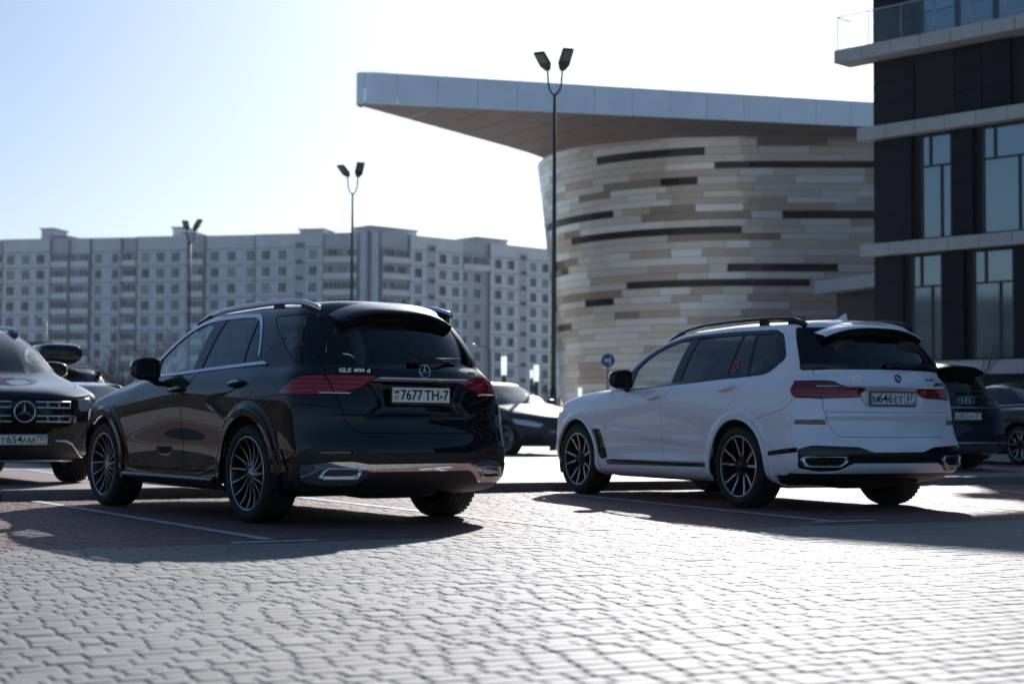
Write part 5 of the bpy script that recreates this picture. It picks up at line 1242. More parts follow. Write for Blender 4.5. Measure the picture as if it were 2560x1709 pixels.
def build_x7():
    car = Car('parked_suv', (3.027, 15.594), .472, 'white SUV seen from behind with black roof rails and red omega sticker on its window', 'car', x7_rings(), x7_disp, (12, 10))
    P, WB, cm = CM['white'], 3.105, CM
    car.wheel_holes((0, WB), .392, .447)
    for xc in (0, WB):
        a0 = np.linspace(-.12, math.pi + .12, 30); outer = [(xc + .50 * math.cos(a), .392 + .50 * math.sin(a)) for a in a0]
        pc = car.take('side', [(xc + .50, .20)] + outer + [(xc - .50, .20)], .003); car.both('wheel_arch', pc, P, .006)
    dlo = rpoly([(2.50, 1.142, .02), (1.85, 1.152, .2), (1.03, 1.195, .2), (.30, 1.238, .2), (-.33, 1.258, .12), (-.555, 1.41, .06), (-.375, 1.645, .07), (-.25, 1.69, .05), (.5, 1.702, .2), (1.30, 1.688, .3), (1.66, 1.618, .3), (1.93, 1.515, .3), (2.20, 1.345, .2)], .05, 5)
    band = car.take('side', dlo, .003)
    inner = rpoly([(2.42, 1.165, .02), (1.85, 1.176, .2), (1.03, 1.218, .2), (.30, 1.262, .2), (-.28, 1.285, .10), (-.475, 1.41, .05), (-.315, 1.615, .05), (-.24, 1.652, .04), (.5, 1.665, .2), (1.28, 1.652, .3), (1.62, 1.585, .3), (1.88, 1.486, .3), (2.13, 1.325, .2)], .04, 5)
    frame = band.clip(-(sdpoly(band.A[:, [0, 2]], inner))); band = band.clip(sdpoly(band.A[:, [0, 2]], inner) + .002); car.both('window_trim', frame, cm['gloss'], .005)
    for nm, poly, gm in (('front_window', [(1.34, 1.0), (1.16, 1.66), (1.16, 2), (2.4, 2), (2.05, 1.38), (2.16, 1.0)], cm['window']), ('rear_window', [(.335, 1.0), (.28, 1.66), (.28, 2), (1.015, 2), (1.015, 1.66), (1.12, 1.20), (1.15, 1.0)], cm['privacy']), ('quarter_glass', [(.31, 1.0), (.255, 1.66), (.25, 2), (.075, 2), (.075, 1.66), (-.01, 1.25), (-.03, 1.0)], cm['privacy']), ('third_row_window', [(.035, 1.66), (.03, 2), (-.9, 2), (-.9, 1.0), (-.06, 1.0), (-.05, 1.26)], cm['privacy'])):
        d = sdpoly(band.A[:, [0, 2]], np.array(poly)); pc = band.clip(d + .002); band = band.clip(-(d - .002)); car.both(nm, pc, gm, -.006, .010)
    car.both('window_pillar', band, cm['gloss'], 0, .012)
    g = car.sz([('r', 0, 1.305), ('r', .57, 1.300, .0), ('s', -.93, 1.285, .10), ('s', -.83, 1.40, .08), ('s', -.73, 1.60, .03), ('s', -.68, 1.70)])
    gl = car.take('sz', rpoly(g + [(-.05, 1.70), (-.05, 1.305)], .02), .004); 
    c = gl.clip(sdpoly(gl.A[:, [1, 2]], rpoly([(-.1, 1.33), (.64, 1.325), (.55, 1.66), (-.1, 1.67)], .03)) + .001); e = gl.clip(-(sdpoly(gl.A[:, [1, 2]], rpoly([(-.1, 1.33), (.64, 1.325), (.55, 1.66), (-.1, 1.67)], .03)) - .001))
    car.both('rear_window_glass', c, cm['privacy'], -.003, .010, True); car.both('rear_window_surround', e, cm['gloss'], -.001, .012, True)
    lo = car.sz([('s', -.735, 1.10, .04), ('s', -.82, 1.172, .06), ('s', -.97, 1.192, .03), ('r', .722, 1.196, .0), ('r', .722, 1.032, .0), ('s', -.90, 1.045, .06)])
    li = car.sz([('r', .722, 1.196, .0), ('r', .60, 1.192, .02), ('r', .52, 1.150, .02), ('r', .30, 1.125, .015), ('r', .36, 1.045, .03), ('r', .722, 1.032)])
    for poly in (lo, li):
        pc = car.take('sz', rpoly(poly, .02), .004); q = pc.clip((1.122 - pc.A[:, 2])); pc2 = pc.clip(-(1.122 - pc.A[:, 2])); car.both('tail_lamp', pc2, cm['red_l'], .008, .03); car.both('tail_lamp', q, cm['red_dark'], .010, .03)
    seam = car.sz([('r', .735, 1.30), ('r', .722, 1.20), ('r', .722, .93), ('r', .69, .80, .04), ('r', .62, .682, .03), ('r', 0, .682)])
    pc = car.take('sz', rpoly(seam + [(-.05, .682), (-.05, 1.32), (seam[0][0], 1.32)], .01), .006)
    up = pc.clip(.912 - pc.A[:, 2]); dn = pc.clip(pc.A[:, 2] - .907); car.both('tailgate', up, P, 0, .03, True); car.both('lower_tailgate', dn, P, 0, .03, True)
    rf = rpoly(car.sz([('s', -.98, .80), ('r', .93, .838), ('r', .715, .838), ('r', .705, .795)]), .012); pc = car.take('sz', rf, .003); car.both('reflector', pc, cm['red_dark'], .004)
    fl = car.take('side', rpoly([(-.50, .505), (-.98, .555), (-.99, .60), (-.50, .545)], .012), .003); car.both('bumper_blade', fl, cm['gloss'], .004)
    ap = car.sz([('r', 0, .545), ('r', .30, .545, .03), ('r', .44, .592, .04), ('r', .86, .608, .04), ('s', -.985, .57, .02), ('s', -.93, .40, .03), ('r', .80, .365, .04), ('r', .62, .372, .04), ('r', .50, .448, .04), ('r', 0, .448)])
    pc = car.take('sz', rpoly(ap + [(-.05, .448), (-.05, .545)], .015), .003); car.both('bumper_insert', pc, cm['gloss'], -.006, .03, True)
    dv = car.sz([('r', 0, .445), ('r', .50, .445, .03), ('r', .63, .366, .03), ('r', .80, .36, .03), ('s', -.90, .395), ('s', -.7, .33), ('s', -.55, .33), ('s', -.5, .2)])
    pc = car.take('sz', rpoly(dv + [(-.05, .1), (-.05, .445)], .01), .003); a = pc.clip(.355 - pc.A[:, 2]); b_ = pc.clip(pc.A[:, 2] - .352); car.both('rear_diffuser', a, P, .004, .02, True); car.both('bumper_underside', b_, cm['plastic'], 0, .02, True)
    bu = car.sz([('r', 0, .682), ('r', .62, .682, .03), ('r', .69, .80, .04), ('r', .722, .93), ('r', .722, 1.03), ('s', -.90, 1.04), ('s', -.72, .94, .05), ('s', -.28, .83), ('s', -.50, .60), ('s', -.55, .2)])
    pc = car.take('sz', rpoly(bu + [(-.05, .1), (-.05, .682)], .01), .005); car.both('rear_bumper', pc, P, 0, .02, True)
    fd = [(2.50, 1.135), (1.85, 1.145), (1.19, 1.18), (1.18, 1.17, .05), (1.31, 1.05, .06), (1.362, .97, .06), (1.362, .88), (1.335, .75, .1), (1.325, .412, .02), (2.40, .402, .04), (2.465, .60, .1), (2.475, .93, .1), (2.42, 1.03, .1), (2.33, 1.10, .08)]
    pc = car.take('side', rpoly(fd, .02), .006); car.both('front_door', pc, P, 0, .025)
    rd = [(1.18, 1.182), (.3, 1.232), (-.05, 1.248), (-.10, 1.25), (.06, 1.06, .1), (.16, .93, .08), (.205, .86), (.40, .72, .1), (.50, .54, .08), (.52, .42, .03), (1.318, .412, .02), (1.328, .75, .1), (1.355, .88), (1.355, .97, .06), (1.30, 1.045, .06), (1.17, 1.17, .05)]
    pc = car.take('side', rpoly(rd, .02), .006); car.both('rear_door', pc, P, 0, .025)
    vt = car.take('side', rpoly([(2.78, .725), (2.58, .735), (2.42, .42), (2.56, .40)], .03), .004); car.both('fender_vent', vt, cm['gloss'], -.006)
    st = car.take('side', [(.50, .41), (2.45, .398), (2.45, .355), (.50, .375)], .003); car.both('sill_strip', st, cm['gloss'], -.008)
    sl = car.take('side', [(.50, .372), (2.45, .352), (2.45, .1), (.50, .1)], .003); car.both('sill', sl, P, .012, .02)
    scr = car.take('su', [(15.5, 10.15), (15.5, 13.95), (22, 13.95), (22, 10.15)], .02); car.both('windscreen', scr, cm['screen'], -.003, .012, True)
    hood = car.take('top', rpoly([(2.72, -.1), (2.66, .55), (2.55, .80, .05), (3.2, .83, .1), (3.6, .74, .1), (3.78, .4, .1), (3.85, -.1)], .05), .006); car.both('bonnet', hood, P, 0, .02, True)
    gr = car.take('front', rpoly([(.02, 1.0), (.30, 1.0), (.40, .90), (.40, .70), (.30, .60), (.02, .60)], .05), .004); car.both('grille', gr, cm['gloss'], -.01)
    hl = car.take('sz', rpoly(car.sz([('f', .50, 1.0), ('f', .80, 1.0, .05), ('s', 3.5, .98), ('s', 3.5, .92, .05), ('f', .55, .92, .05)]), .02), .004); car.both('headlight', hl, cm['clear'], 0, .05)
    car.both('body', car.body, P, 0, .02, True)
    cabin(car, -.95, 2.55, seat_rows=((1.25, 1), (.25, 1), (-.65, 1))); underbody(car, 3.7, WB, xr=-.85)
    me = wheel_meshes('v_spoke', .392, .291, .285, 'vee', cm); put_wheels(car, me, (0, WB), .848, .392, (0, .2, .32, .5)); wheel_wells(car, (0, WB), .392, .451, w_out=.965, m=cm['under'])
    door_handle(car, 1.475, 1.045, .038, P, None); door_handle(car, .205, 1.115, .040, P, None)
    roof_rail(car, [(1.80, 1.66), (1.62, 1.715), (1.40, 1.765), (1.06, 1.797), (.6, 1.808), (.12, 1.809), (-.2, 1.801), (-.42, 1.782), (-.53, 1.752), (-.60, 1.725)], .628, .017, cm['gloss'], ((1.70, 1.48), (.12, 0), (-.34, -.58)), cm['gloss'])
    side_mirror(car, (2.05, 1.075, 1.258), cm['gloss'], gl=False)
    spoiler(car, [(-.50, 1.780), (-.66, 1.756), (-.80, 1.725), (-.875, 1.708), (-.88, 1.695)], [(-.88, 1.695), (-.86, 1.675), (-.80, 1.64), (-.74, 1.63)], .60, .575, P, cm['gloss'])
    b = MB(); b.box((-1.108, 0, 1.143), (.03, 1.14, .022), None, .008); 
    for sg in (1, -1):
        q = [Vector(car.near_rear(yy, 1.143)[:3]) for yy in (.55, .62, .70, .76)]; b.tube([(p.x - .014, sg * p.y, 1.143) for p in q], .009, 6)
    b.build('tailgate_trim', cm['satin'], car.root)
    number_plate(car, (-1.075, 0, 1.034), (0, 0, math.pi / 2), (.520, .112), dict(holder=cm['gloss'], white=cm['plate'], black=cm['black_t']), 'ru',
        [('М', .082, .213, -.012, 1.0, cm['black_t'], .001), ('646', .108, .098, -.002, 1.06, cm['black_t'], .001), ('ЕТ', .082, -.053, -.012, 1.05, cm['black_t'], .001), ('67', .082, -.188, .012, .95, cm['black_t'], .0006), ('RUS', .026, -.172, -.036, .8, cm['black_t']), (None, .028, -.228, -.036, .010, cm['red_t'])])
    q = car.near_rear(-.07, 1.222); b = MB(); b.lathe([(0, .004), (.034, .004), (.0415, .002), (.0415, -.006)], 32, 'y'); o = b.build('tailgate_roundel', cm['gloss'], car.root, (q[0] - .006, -.07, 1.222), (.15, 0, math.pi / 2))
    for k, mm in enumerate((mat('roundel_white', (.7, .72, .74), .3), mat('roundel_blue', (.02, .12, .45), .3))):
        f = MB()
        for h in range(2):
            a0 = math.pi / 2 * (2 * h + k); f.add([(0, .0052, 0)] + [(.024 * math.cos(a0 + i * math.pi / 12), .0052, .024 * math.sin(a0 + i * math.pi / 12)) for i in range(7)], [(0, i + 1, i + 2) for i in range(6)])
        f.build('roundel_quarter', mm, o)
    f = MB(); f.lathe([(.038, .0045), (.0425, .0045), (.0425, -.002), (.038, -.002)], 32, 'y', closed=True); f.build('roundel_ring', cm['chrome'], o)
    t = text_mesh('BMW', .013, .0006, 1.0, .0002); t.materials.append(cm['chrome']); obj('lettering', t, o, (0, .005, .031), (math.pi / 2, 0, math.pi))
    for txt, y, z, s_, sx in (('X7', .40, 1.218, .058, 1.5), ('xDrive40i', -.50, 1.218, .034, 1.1)):
        q = car.near_rear(y, z); t = text_mesh(txt, s_, .002, sx, .0006); t.materials.append(cm['chrome']); yaw = math.atan2(q[4], -q[3]) * math.copysign(1, y); obj('badge', t, car.root, (q[0] - .006, y, z), (math.pi / 2, 0, -math.pi / 2 - yaw * .9))
    rear_wiper(car, 0, 1.345, .0, -.50, -.008)
    for sg in (1, -1):
        b = MB(); yc, zc = sg * .745, .462; P0 = rpoly([(-.17, .048), (.17, .048), (.195, .02), (.165, -.052), (-.12, -.052), (-.19, .0)], .02, 4); n = len(P0)
        rr = [(1.0, .02), (1.0, -.012), (.90, -.014), (.88, .03), (.86, .10)]; V = []; F = []
        for k, xx in rr:
            for a, z_ in P0: yy = yc + sg * a * k; V.append((car.near_rear(yy, .50)[0] + xx, yy, zc + z_ * (k if k > .95 else k * .92)))
        for r in range(len(rr) - 1):
            for i in range(n): F.append((r * n + i, r * n + (i + 1) % n, (r + 1) * n + (i + 1) % n, (r + 1) * n + i))
        b.add(V, F, True); o = b.build('exhaust_finisher', cm['chrome'], car.root); b = MB(); b.add(V[-n:], [tuple(range(n))]); b.build('exhaust_opening', cm['under'], o)
    b = MB(); P0 = [(-.17, 1.78), (-.30, 1.82), (-.385, 1.862), (-.40, 1.858), (-.395, 1.79), (-.40, 1.77)]
    V = [(x, .028 * k * (1 - (z - 1.76) * 8), z) for k in (-1, 1) for x, z in P0]; b.add(V, [(0, 1, 2, 3, 4, 5), (11, 10, 9, 8, 7, 6)] + [(i, i + 6, (i + 1) % 6 + 6, (i + 1) % 6) for i in range(6)]); b.build('roof_antenna', P, car.root)
    q = car.near_side(.19, 1.335); t = text_mesh('Ω', .16, .0008, .85, .0); t.materials.append(mat('red_sticker', (.55, .06, .08), .5)); al = math.atan2(q[5], q[4])
    obj('omega_sticker', t, car.root, (q[0], q[1] + .004, q[2]), (math.pi / 2 - al, .0, math.pi))
    b = MB(); q = car.near_side(2.56, .93); b.lathe([(0, .004), (.018, .004), (.018, -.004)], 16, 'y', (2.56, q[1], .90)); b.build('fender_badge', cm['chrome'], car.root)
    return car
build_gle(); build_x7()
# ---------------------------------------------------------------- the other cars of the car park
def scaled(rings, sx, sy, sz, wb):
    out = []
    for r in rings:
        q = dict(r); q['x'] = (r['x'][0] * sx, r['x'][1] * sx)
        q['w'] = [(a * sx, b * sy) for a, b in r['w']] if isinstance(r['w'], list) else r['w'] * sy
        zr, zs, zf = r['z']; q['z'] = (zr * sz, [(a * sx, b * sz) for a, b in zs] if isinstance(zs, list) else zs * sz, zf * sz); out.append(q)
    return out
GLE_DLO = [(-.135, 1.245, .02), (.03, 1.30, .0), (.10, 1.44, .2), (.24, 1.60, .16), (.36, 1.672, .12), (.75, 1.685, .3), (1.30, 1.672, .3), (1.62, 1.605, .3), (1.90, 1.47, .3), (2.10, 1.345, .2), (2.33, 1.175, .03), (1.5, 1.185, .2), (.9, 1.212, .3)]
_OTHER_WHEELS = {}
def other_wheels(car, R, xs, yc, kind='vee', bright=True, rw=.275):
    key = (R, kind, rw)
    if key not in _OTHER_WHEELS: _OTHER_WHEELS[key] = wheel_meshes('wheel%d' % len(_OTHER_WHEELS), R, R * .73, rw, kind, CM)
    put_wheels(car, _OTHER_WHEELS[key], xs, yc, R, (0, .3, .6, .9), detail=False); wheel_wells(car, xs, R, R + .062, m=CM['under'])
def suv(loc, hd, label, paint, sc, front=None, rear=None, z=.09, dlo_trim=None, group=None):
    sx, sy, sz = sc; wb = 2.995 * sx
    car = Car('parked_suv', loc, hd, label, 'car', scaled(gle_rings(), sx, sy, sz, wb), None, (7, 6), group); car.root.location.z = z; cm = CM
    R = .388; S = lambda pts: [(p[0] * sx, p[1] * sz) + tuple(p[2:]) for p in pts]
    car.wheel_holes((0, wb), R, .452)
    for xc in (0, wb):
        a0 = np.linspace(-.12, math.pi + .12, 24); pc = car.take('side', [(xc + .50, .20)] + [(xc + .51 * math.cos(a), R + .51 * math.sin(a)) for a in a0] + [(xc - .50, .20)], .004); car.both('wheel_arch', pc, paint, .012)
    band = car.take('side', rpoly(S(GLE_DLO), .05, 4), .003); c = np.array(S([(p[0] * .965 + .035, 1.25 + (p[1] - 1.25) * .93 + .012) for p in GLE_DLO]))
    d = sdpoly(band.A[:, [0, 2]], c); car.both('window_trim', band.clip(-d), dlo_trim or cm['satin'], .005); band = band.clip(d)
    for nm, poly, gm in (('front_window', [(1.245, .9), (1.155, 2), (2.4, 2), (2.4, .9)], cm['window']), ('rear_window', [(-.4, .9), (-.4, 2), (.965, 2), (1.05, .9)], cm['privacy'])):
        d = sdpoly(band.A[:, [0, 2]], np.array(S(poly))); car.both(nm, band.clip(d), gm, -.005); band = band.clip(-d)
    car.both('window_pillar', band, cm['gloss'], 0)
    gl = car.take('rear', rpoly(S([(-.1, 1.236), (.66, 1.236, .04), (.685, 1.26, .02), (.55, 1.60, .04), (.46, 1.665), (-.1, 1.67)]), .02), .004); car.both('rear_window_glass', gl, cm['privacy'], -.004, .010, True)
    scr = car.take('su', [(15.5, 10.15), (15.5, 13.95), (22, 13.95), (22, 10.15)], .02); car.both('windscreen', scr, cm['screen'], -.003, .012, True)
    hood = car.take('top', rpoly(S([(2.55, -.1), (2.50, .55), (2.40, .78, .05), (3.05, .80, .1), (3.42, .70, .1), (3.58, .4, .1), (3.66, -.1)]), .05), .008); car.both('bonnet', hood, paint, 0, .02, True)
    for nm, poly in (('front_door', [(2.28, 1.175), (1.09, 1.195), (1.27, .90, .1), (1.262, .385, .02), (2.40, .385, .04), (2.45, .80, .1), (2.40, .97, .1)]), ('rear_door', [(1.08, 1.20), (-.10, 1.235), (.13, .96, .1), (.42, .72, .1), (.55, .39, .03), (1.255, .385, .02), (1.268, .90, .1)])):
        car.both(nm, car.take('side', rpoly(S(poly), .02), .008), paint, 0)
    if rear: rear(car, S, paint)
    if front: front(car, S, paint)
    car.both('body', car.body, paint, 0, .02, True); cabin(car, -.8, 2.35); underbody(car, 3.5 * sx, wb)
    other_wheels(car, R, (0, wb), .842 * sy); side_mirror(car, (1.87 * sx, 1.06, 1.245 * sz), paint)
    roof_rail(car, [(x * sx, z_ * sz) for x, z_ in ((1.72, 1.665), (1.52, 1.713), (1.18, 1.748), (.6, 1.762), (0, 1.755), (-.36, 1.715), (-.56, 1.665))], .632 * sy, .020, cm['satin'] if dlo_trim is None else dlo_trim, ((1.66 * sx, 1.38 * sx), (-.16 * sx, -.5 * sx)), paint)
    return car
def gls_front(car, S, P):
    cm = CM; Z = -.085; gr = car.take('front', rpoly([(-.1, .925), (.50, .925, .05), (.545, .82, .05), (.48, .62, .06), (-.1, .62)], .03), .004); car.both('grille', gr, cm['gloss'], -.03, .03, True)
    hl = car.take('sz', rpoly(car.sz([('f', .60, .95), ('f', .82, .99, .05), ('s', 3.78, .98, .06), ('s', 3.80, .85, .06), ('f', .66, .78, .08)]), .03), .004); car.both('headlight', hl, cm['clear'], 0, .02)
    inner = hl.moved(-.03); car.both('headlight_reflector', inner, mat('lamp_silver2', (.5, .53, .56), .25, .3), 0, 0)
    lo = car.take('front', rpoly([(-.1, .42), (.62, .42, .05), (.76, .30, .05), (.76, .22), (-.1, .22)], .03), .004); car.both('lower_intake', lo, cm['plastic'], -.004, .02, True)
    xf = lambda y, z: car.near_front(y, z)[0]
    for sg in (1, -1):
        for z0 in (.865, .715):
            f = MB(); ys = (.13, .26, .39, .525)
            for zz in (z0 + .03, z0 - .03): f.tube([(xf(y, zz) + .012, sg * y, zz) for y in ys], .011, 6)
            for y in ys[1:]: f.tube([(xf(y, z0) + .012, sg * y, z0 - .03), (xf(y, z0) + .012, sg * y, z0 + .03)], .009, 6)
            f.build('grille_bar', cm['satin'], car.root)
        f = MB(); f.tube([(xf(y, z) + .012, sg * y, z) for y, z in ((.36, .48), (.50, .475), (.57, .445), (.66, .36), (.74, .30), (.80, .295))], .014, 6); f.build('bumper_trim', cm['chrome'], car.root)
        for z0 in (.52, .44): f = MB(); f.tube([(xf(y, z0) + .008, sg * y, z0) for y in (.74, .80, .84)], .008, 5); f.build('intake_blade', cm['satin'], car.root)
    f = MB(); f.tube([(xf(abs(y), .26) + .01, y, .26) for y in (-.7, -.4, 0, .4, .7)], .022, 6); f.build('bumper_skid', cm['satin'], car.root)
    star_emblem('grille_star', car, (xf(0, .79) + .03, 0, .79), (0, 0, -math.pi / 2), .118, cm['satin'], th=.02)
    number_plate(car, (xf(0, .49) + .02, 0, .49), (0, 0, -math.pi / 2), (.52, .112), dict(holder=cm['gloss'], white=cm['plate'], black=cm['black_t']), 'ru', [('Т', .082, .215, -.012, 1.0, cm['black_t'], .001), ('654', .108, .098, -.002, 1.06, cm['black_t'], .001), ('АМ', .082, -.053, -.012, 1.05, cm['black_t'], .001), ('797', .082, -.192, .012, .9, cm['black_t'], .0006), ('RUS', .026, -.172, -.036, .8, cm['black_t']), (None, .028, -.228, -.036, .010, cm['red_t'])])
    star = MB(); q = car.near_top(3.55, 0); star.lathe([(0, .004), (.025, .004), (.025, -.004)], 14, 'z', (q[0], 0, q[2])); star.build('bonnet_badge', cm['chrome'], car.root)
def audi_rear(car, S, P):
    cm = CM; tl = car.take('sz', rpoly(car.sz([('s', -.60, 1.02), ('s', -.74, 1.09), ('r', .52, 1.09), ('r', .40, 1.04), ('r', .70, .97), ('s', -.70, .97)]), .03), .004); car.both('tail_lamp', tl, cm['red_dark'], .004, .03)
    seam = car.sz([('r', .72, 1.25), ('r', .715, 1.16), ('r', .69, .90), ('r', .64, .72, .04), ('r', 0, .71)]); tg = car.take('sz', rpoly(seam + [(-.05, .71), (-.05, 1.3), (seam[0][0], 1.3)], .01), .008); car.both('tailgate', tg, P, 0, .03, True)
    va = car.take('rear', rpoly([(-.1, .39), (.62, .39, .04), (.70, .27), (-.1, .27)], .02), .004); car.both('bumper_valance', va, mat('valance_grey', (.10, .11, .12), .5, .5), .01, .02, True)
    x = lambda y, z: car.near_rear(y, z)[0]
    f = MB(); f.tube([(x(abs(y), .965) - .008, y, .965) for y in (-.78, -.6, -.3, 0, .3, .6, .78)], .012, 6); f.build('tailgate_trim', cm['satin'], car.root)
    f = MB(); f.tube([(x(abs(y), .42) - .008, y, .42) for y in (-.84, -.6, -.3, 0, .3, .6, .84)], .018, 6); f.build('bumper_trim', cm['satin'], car.root)
    for sg in (1, -1): f = MB(); f.tube([(x(y, .57) - .004, sg * y, .57) for y in (.56, .68, .80)], .014, 5); f.build('reflector', cm['red_dark'], car.root)
    r = .048; f = MB()
    for k in range(4):
        c = (-.108 + .072 * k); P_ = [(x(.02, 1.075) - .012, c + r * math.cos(a), 1.075 + r * math.sin(a)) for a in [2 * math.pi * i / 20 for i in range(21)]]; f = MB(); f.tube(P_, .0075, 5, False); f.build('badge_ring', cm['chrome'], car.root)
    number_plate(car, (x(0, .83) - .012, 0, .835), (0, 0, math.pi / 2), (.52, .112), dict(holder=cm['gloss'], white=cm['plate'], black=cm['black_t']), 'ru', [('Х', .082, .215, -.012, 1.0, cm['black_t'], .001), ('062', .108, .098, -.002, 1.06, cm['black_t'], .001), ('РР', .082, -.053, -.012, 1.05, cm['black_t'], .001), ('33', .082, -.188, .012, .95, cm['black_t'], .0006), ('RUS', .026, -.172, -.036, .8, cm['black_t'])])
    rear_wiper(car, 0, 1.22, .05, -.42, .008)
    spoiler(car, [(-.38, 1.665), (-.60, 1.65), (-.84, 1.62), (-.86, 1.61)], [(-.86, 1.61), (-.84, 1.60), (-.72, 1.565), (-.62, 1.545)], .565, .545, P, cm['gloss'])
def box_rear(car, S, P):
    cm = CM
    for k, poly in enumerate(([('r', .60, 1.62), ('s', -.50, 1.60), ('s', -.72, 1.28), ('r', .72, 1.26)], [('s', -.66, 1.24), ('r', .62, 1.22), ('r', .64, .98), ('s', -.72, 1.0)])):
        car.both('tail_lamp', car.take('sz', rpoly(car.sz(poly), .02), .004), cm['red_l'], .006, .03)
    seam = car.sz([('r', .72, 1.25), ('r', .69, .90), ('r', .64, .72, .04), ('r', 0, .71)]); tg = car.take('sz', rpoly(seam + [(-.05, .71), (-.05, 1.3), (seam[0][0], 1.3)], .01), .008); car.both('tailgate', tg, P, 0, .03, True)
suv_gls = suv((-7.53, 20.38), math.pi + .60, 'black SUV facing the camera at left edge with star grille and plate T654AM 797', CM['black'], (1.06, 1.0, 1.05), gls_front)
suv_audi = suv((6.62, 25.5), .44, 'dark blue SUV with four ring badge half hidden behind the white SUV', CM['navy'], (1.0, 1.0, .95), None, audi_rear)
suv_box = suv((-8.85, 31.2), .50, 'dark SUV carrying a black roof box between left hand SUV and flats', CM['black'], (1.0, 1.0, .96), None, box_rear, dlo_trim=CM['gloss'])
def roof_box(car):
    P = []; F = []; n = 20; prof = [(-.98, .25), (-.95, .72), (-.6, .98), (.2, 1.0), (.75, .82), (1.05, .42), (1.10, .12)]
    t = thing('roof_box', (0, 0, 0), 0, 'glossy black roof box strapped on top of the dark SUV', 'roof box')
    for x, k in prof:
        for i in range(n):
            a = 2 * math.pi * i / n; ca = math.copysign(abs(math.cos(a)) ** .5, math.cos(a)); sa = math.copysign(abs(math.sin(a)) ** .6, math.sin(a)); P.append((x, .42 * (k ** .5) * ca, .23 + .21 * k * sa))
    for r in range(len(prof) - 1):
        for i in range(n): F.append((r * n + i, r * n + (i + 1) % n, (r + 1) * n + (i + 1) % n, (r + 1) * n + i))
    F += [tuple(range(n))[::-1], tuple(range((len(prof) - 1) * n, len(prof) * n))]
    b = MB(); b.add(P, F, True); b.build('lid', CM['black'], t); b = MB(); b.tube([(-.97, -.40, .21), (-.3, -.43, .21), (.5, -.41, .21)], .012, 5); b.tube([(-.97, .40, .21), (-.3, .43, .21), (.5, .41, .21)], .012, 5); b.build('seam', CM['plastic'], t)
    for x in (-.45, .45): b = MB(); b.box((x, 0, 0), (.07, 1.2, .04), None, .01); b.build('crossbar', CM['satin'], t)
    r = car.root; M_ = Matrix.Translation(r.location) @ Matrix.Rotation(r.rotation_euler.z, 4, 'Z'); p = M_ @ Vector((.25, .12, 1.735)); t.location = p; t.rotation_euler = (0, 0, r.rotation_euler.z)
roof_box(suv_box)
def sedan_rings(h=1.0):
    return [
     dict(x=(-.75, 3.40), w=.75, z=(.25, .17, .20), rb=.15, rc=.3, fb=.3),
     dict(x=(-.98, 3.66), w=[(-1, .85), (.5, .90), (2.4, .90), (3.5, .84)], z=(.27, .20, .18), rb=.16, rc=.32, fb=.34),
     dict(x=(-1.08, 3.76), w=[(-1, .90), (.5, .935), (2.4, .935), (3.5, .90)], z=(.38, .31, .28), rb=.16, rc=.32, fb=.34),
     dict(x=(-1.10, 3.80), w=[(-1, .915), (0, .945), (1.3, .92), (3, .945), (3.6, .90)], z=(.52, .48, .42), rb=.16, rc=.34, fb=.34),
     dict(x=(-1.09, 3.79), w=[(-1, .915), (0, .955), (1.3, .93), (3, .95), (3.6, .90)], z=(.66, .64, .55), rb=.16, rc=.34, fb=.34),
     dict(x=(-1.06, 3.74), w=[(-1, .90), (0, .955), (1.3, .94), (3, .94), (3.6, .88)], z=(.80, [(-1, .80), (3, .76)], .66), rb=.16, rc=.34, fb=.36),
     dict(x=(-1.04, 3.60), w=[(-1, .87), (0, .93), (1.3, .925), (3, .905), (3.5, .82)], z=(.92, [(-1, .91), (1, .88), (3, .83), (3.5, .78)], .75), rb=.17, rc=.34, fb=.4),
     dict(x=(-.99, 3.05), w=[(-1, .78), (0, .885), (1.3, .895), (3, .82)], z=(.985, [(-1, .97), (1, .93), (2.4, .90), (3, .87)], .88), rb=.15, rc=.3, fb=.25, fc=.3),
     dict(x=(-.50, 2.62), w=[(-.4, .78), (.4, .845), (1.3, .865), (2.4, .80)], z=(1.03, [(-.4, 1.0), (1, .96), (2.4, .935)], .955), rb=.2, rc=.22, fb=.34, fc=.16),
     dict(x=(-.35, 2.40), w=[(-.3, .74), (.4, .81), (1.3, .83), (2.2, .78)], z=(1.085, [(-.3, 1.06), (1, 1.02), (2.2, 1.0)], 1.03), rb=.2, rc=.2, fb=.36, fc=.12),
     dict(x=(-.02, 1.98), w=[(0, .68), (.5, .735), (1.3, .745), (1.9, .70)], z=(1.21, 1.17, 1.17), rb=.18, rc=.18, fb=.34, fc=.11),
     dict(x=(.28, 1.60), w=[(.3, .60), (.8, .655), (1.3, .655)], z=(1.325, 1.30, 1.31), rb=.16, rc=.18, fb=.30, fc=.11),
     dict(x=(.42, 1.44), w=[(.4, .55), (.8, .60), (1.3, .60)], z=(1.365, 1.355, 1.36), rb=.14, rc=.18, fb=.26, fc=.11),
     dict(x=(.55, 1.28), w=[(.5, .46), (.8, .50), (1.3, .50)], z=(1.395, 1.40, 1.392), rb=.1, rc=.15, fb=.18, fc=.12),
     dict(x=(.64, 1.12), w=[(.6, .30), (1.1, .32)], z=(1.41, 1.42, 1.41), rb=.05, rc=.1, fb=.08, fc=.1),
     dict(x=(.70, 1.04), w=0.0, z=(1.418, 1.43, 1.418), rb=.01, rc=.03, fb=.01, fc=.03)]
SEDAN_DLO = [(-.30, 1.035, .02), (.02, 1.20, .25), (.38, 1.325, .25), (.85, 1.365, .3), (1.28, 1.35, .3), (1.62, 1.25, .3), (2.05, 1.06, .2), (2.28, .955, .02), (1.2, .975, .3)]
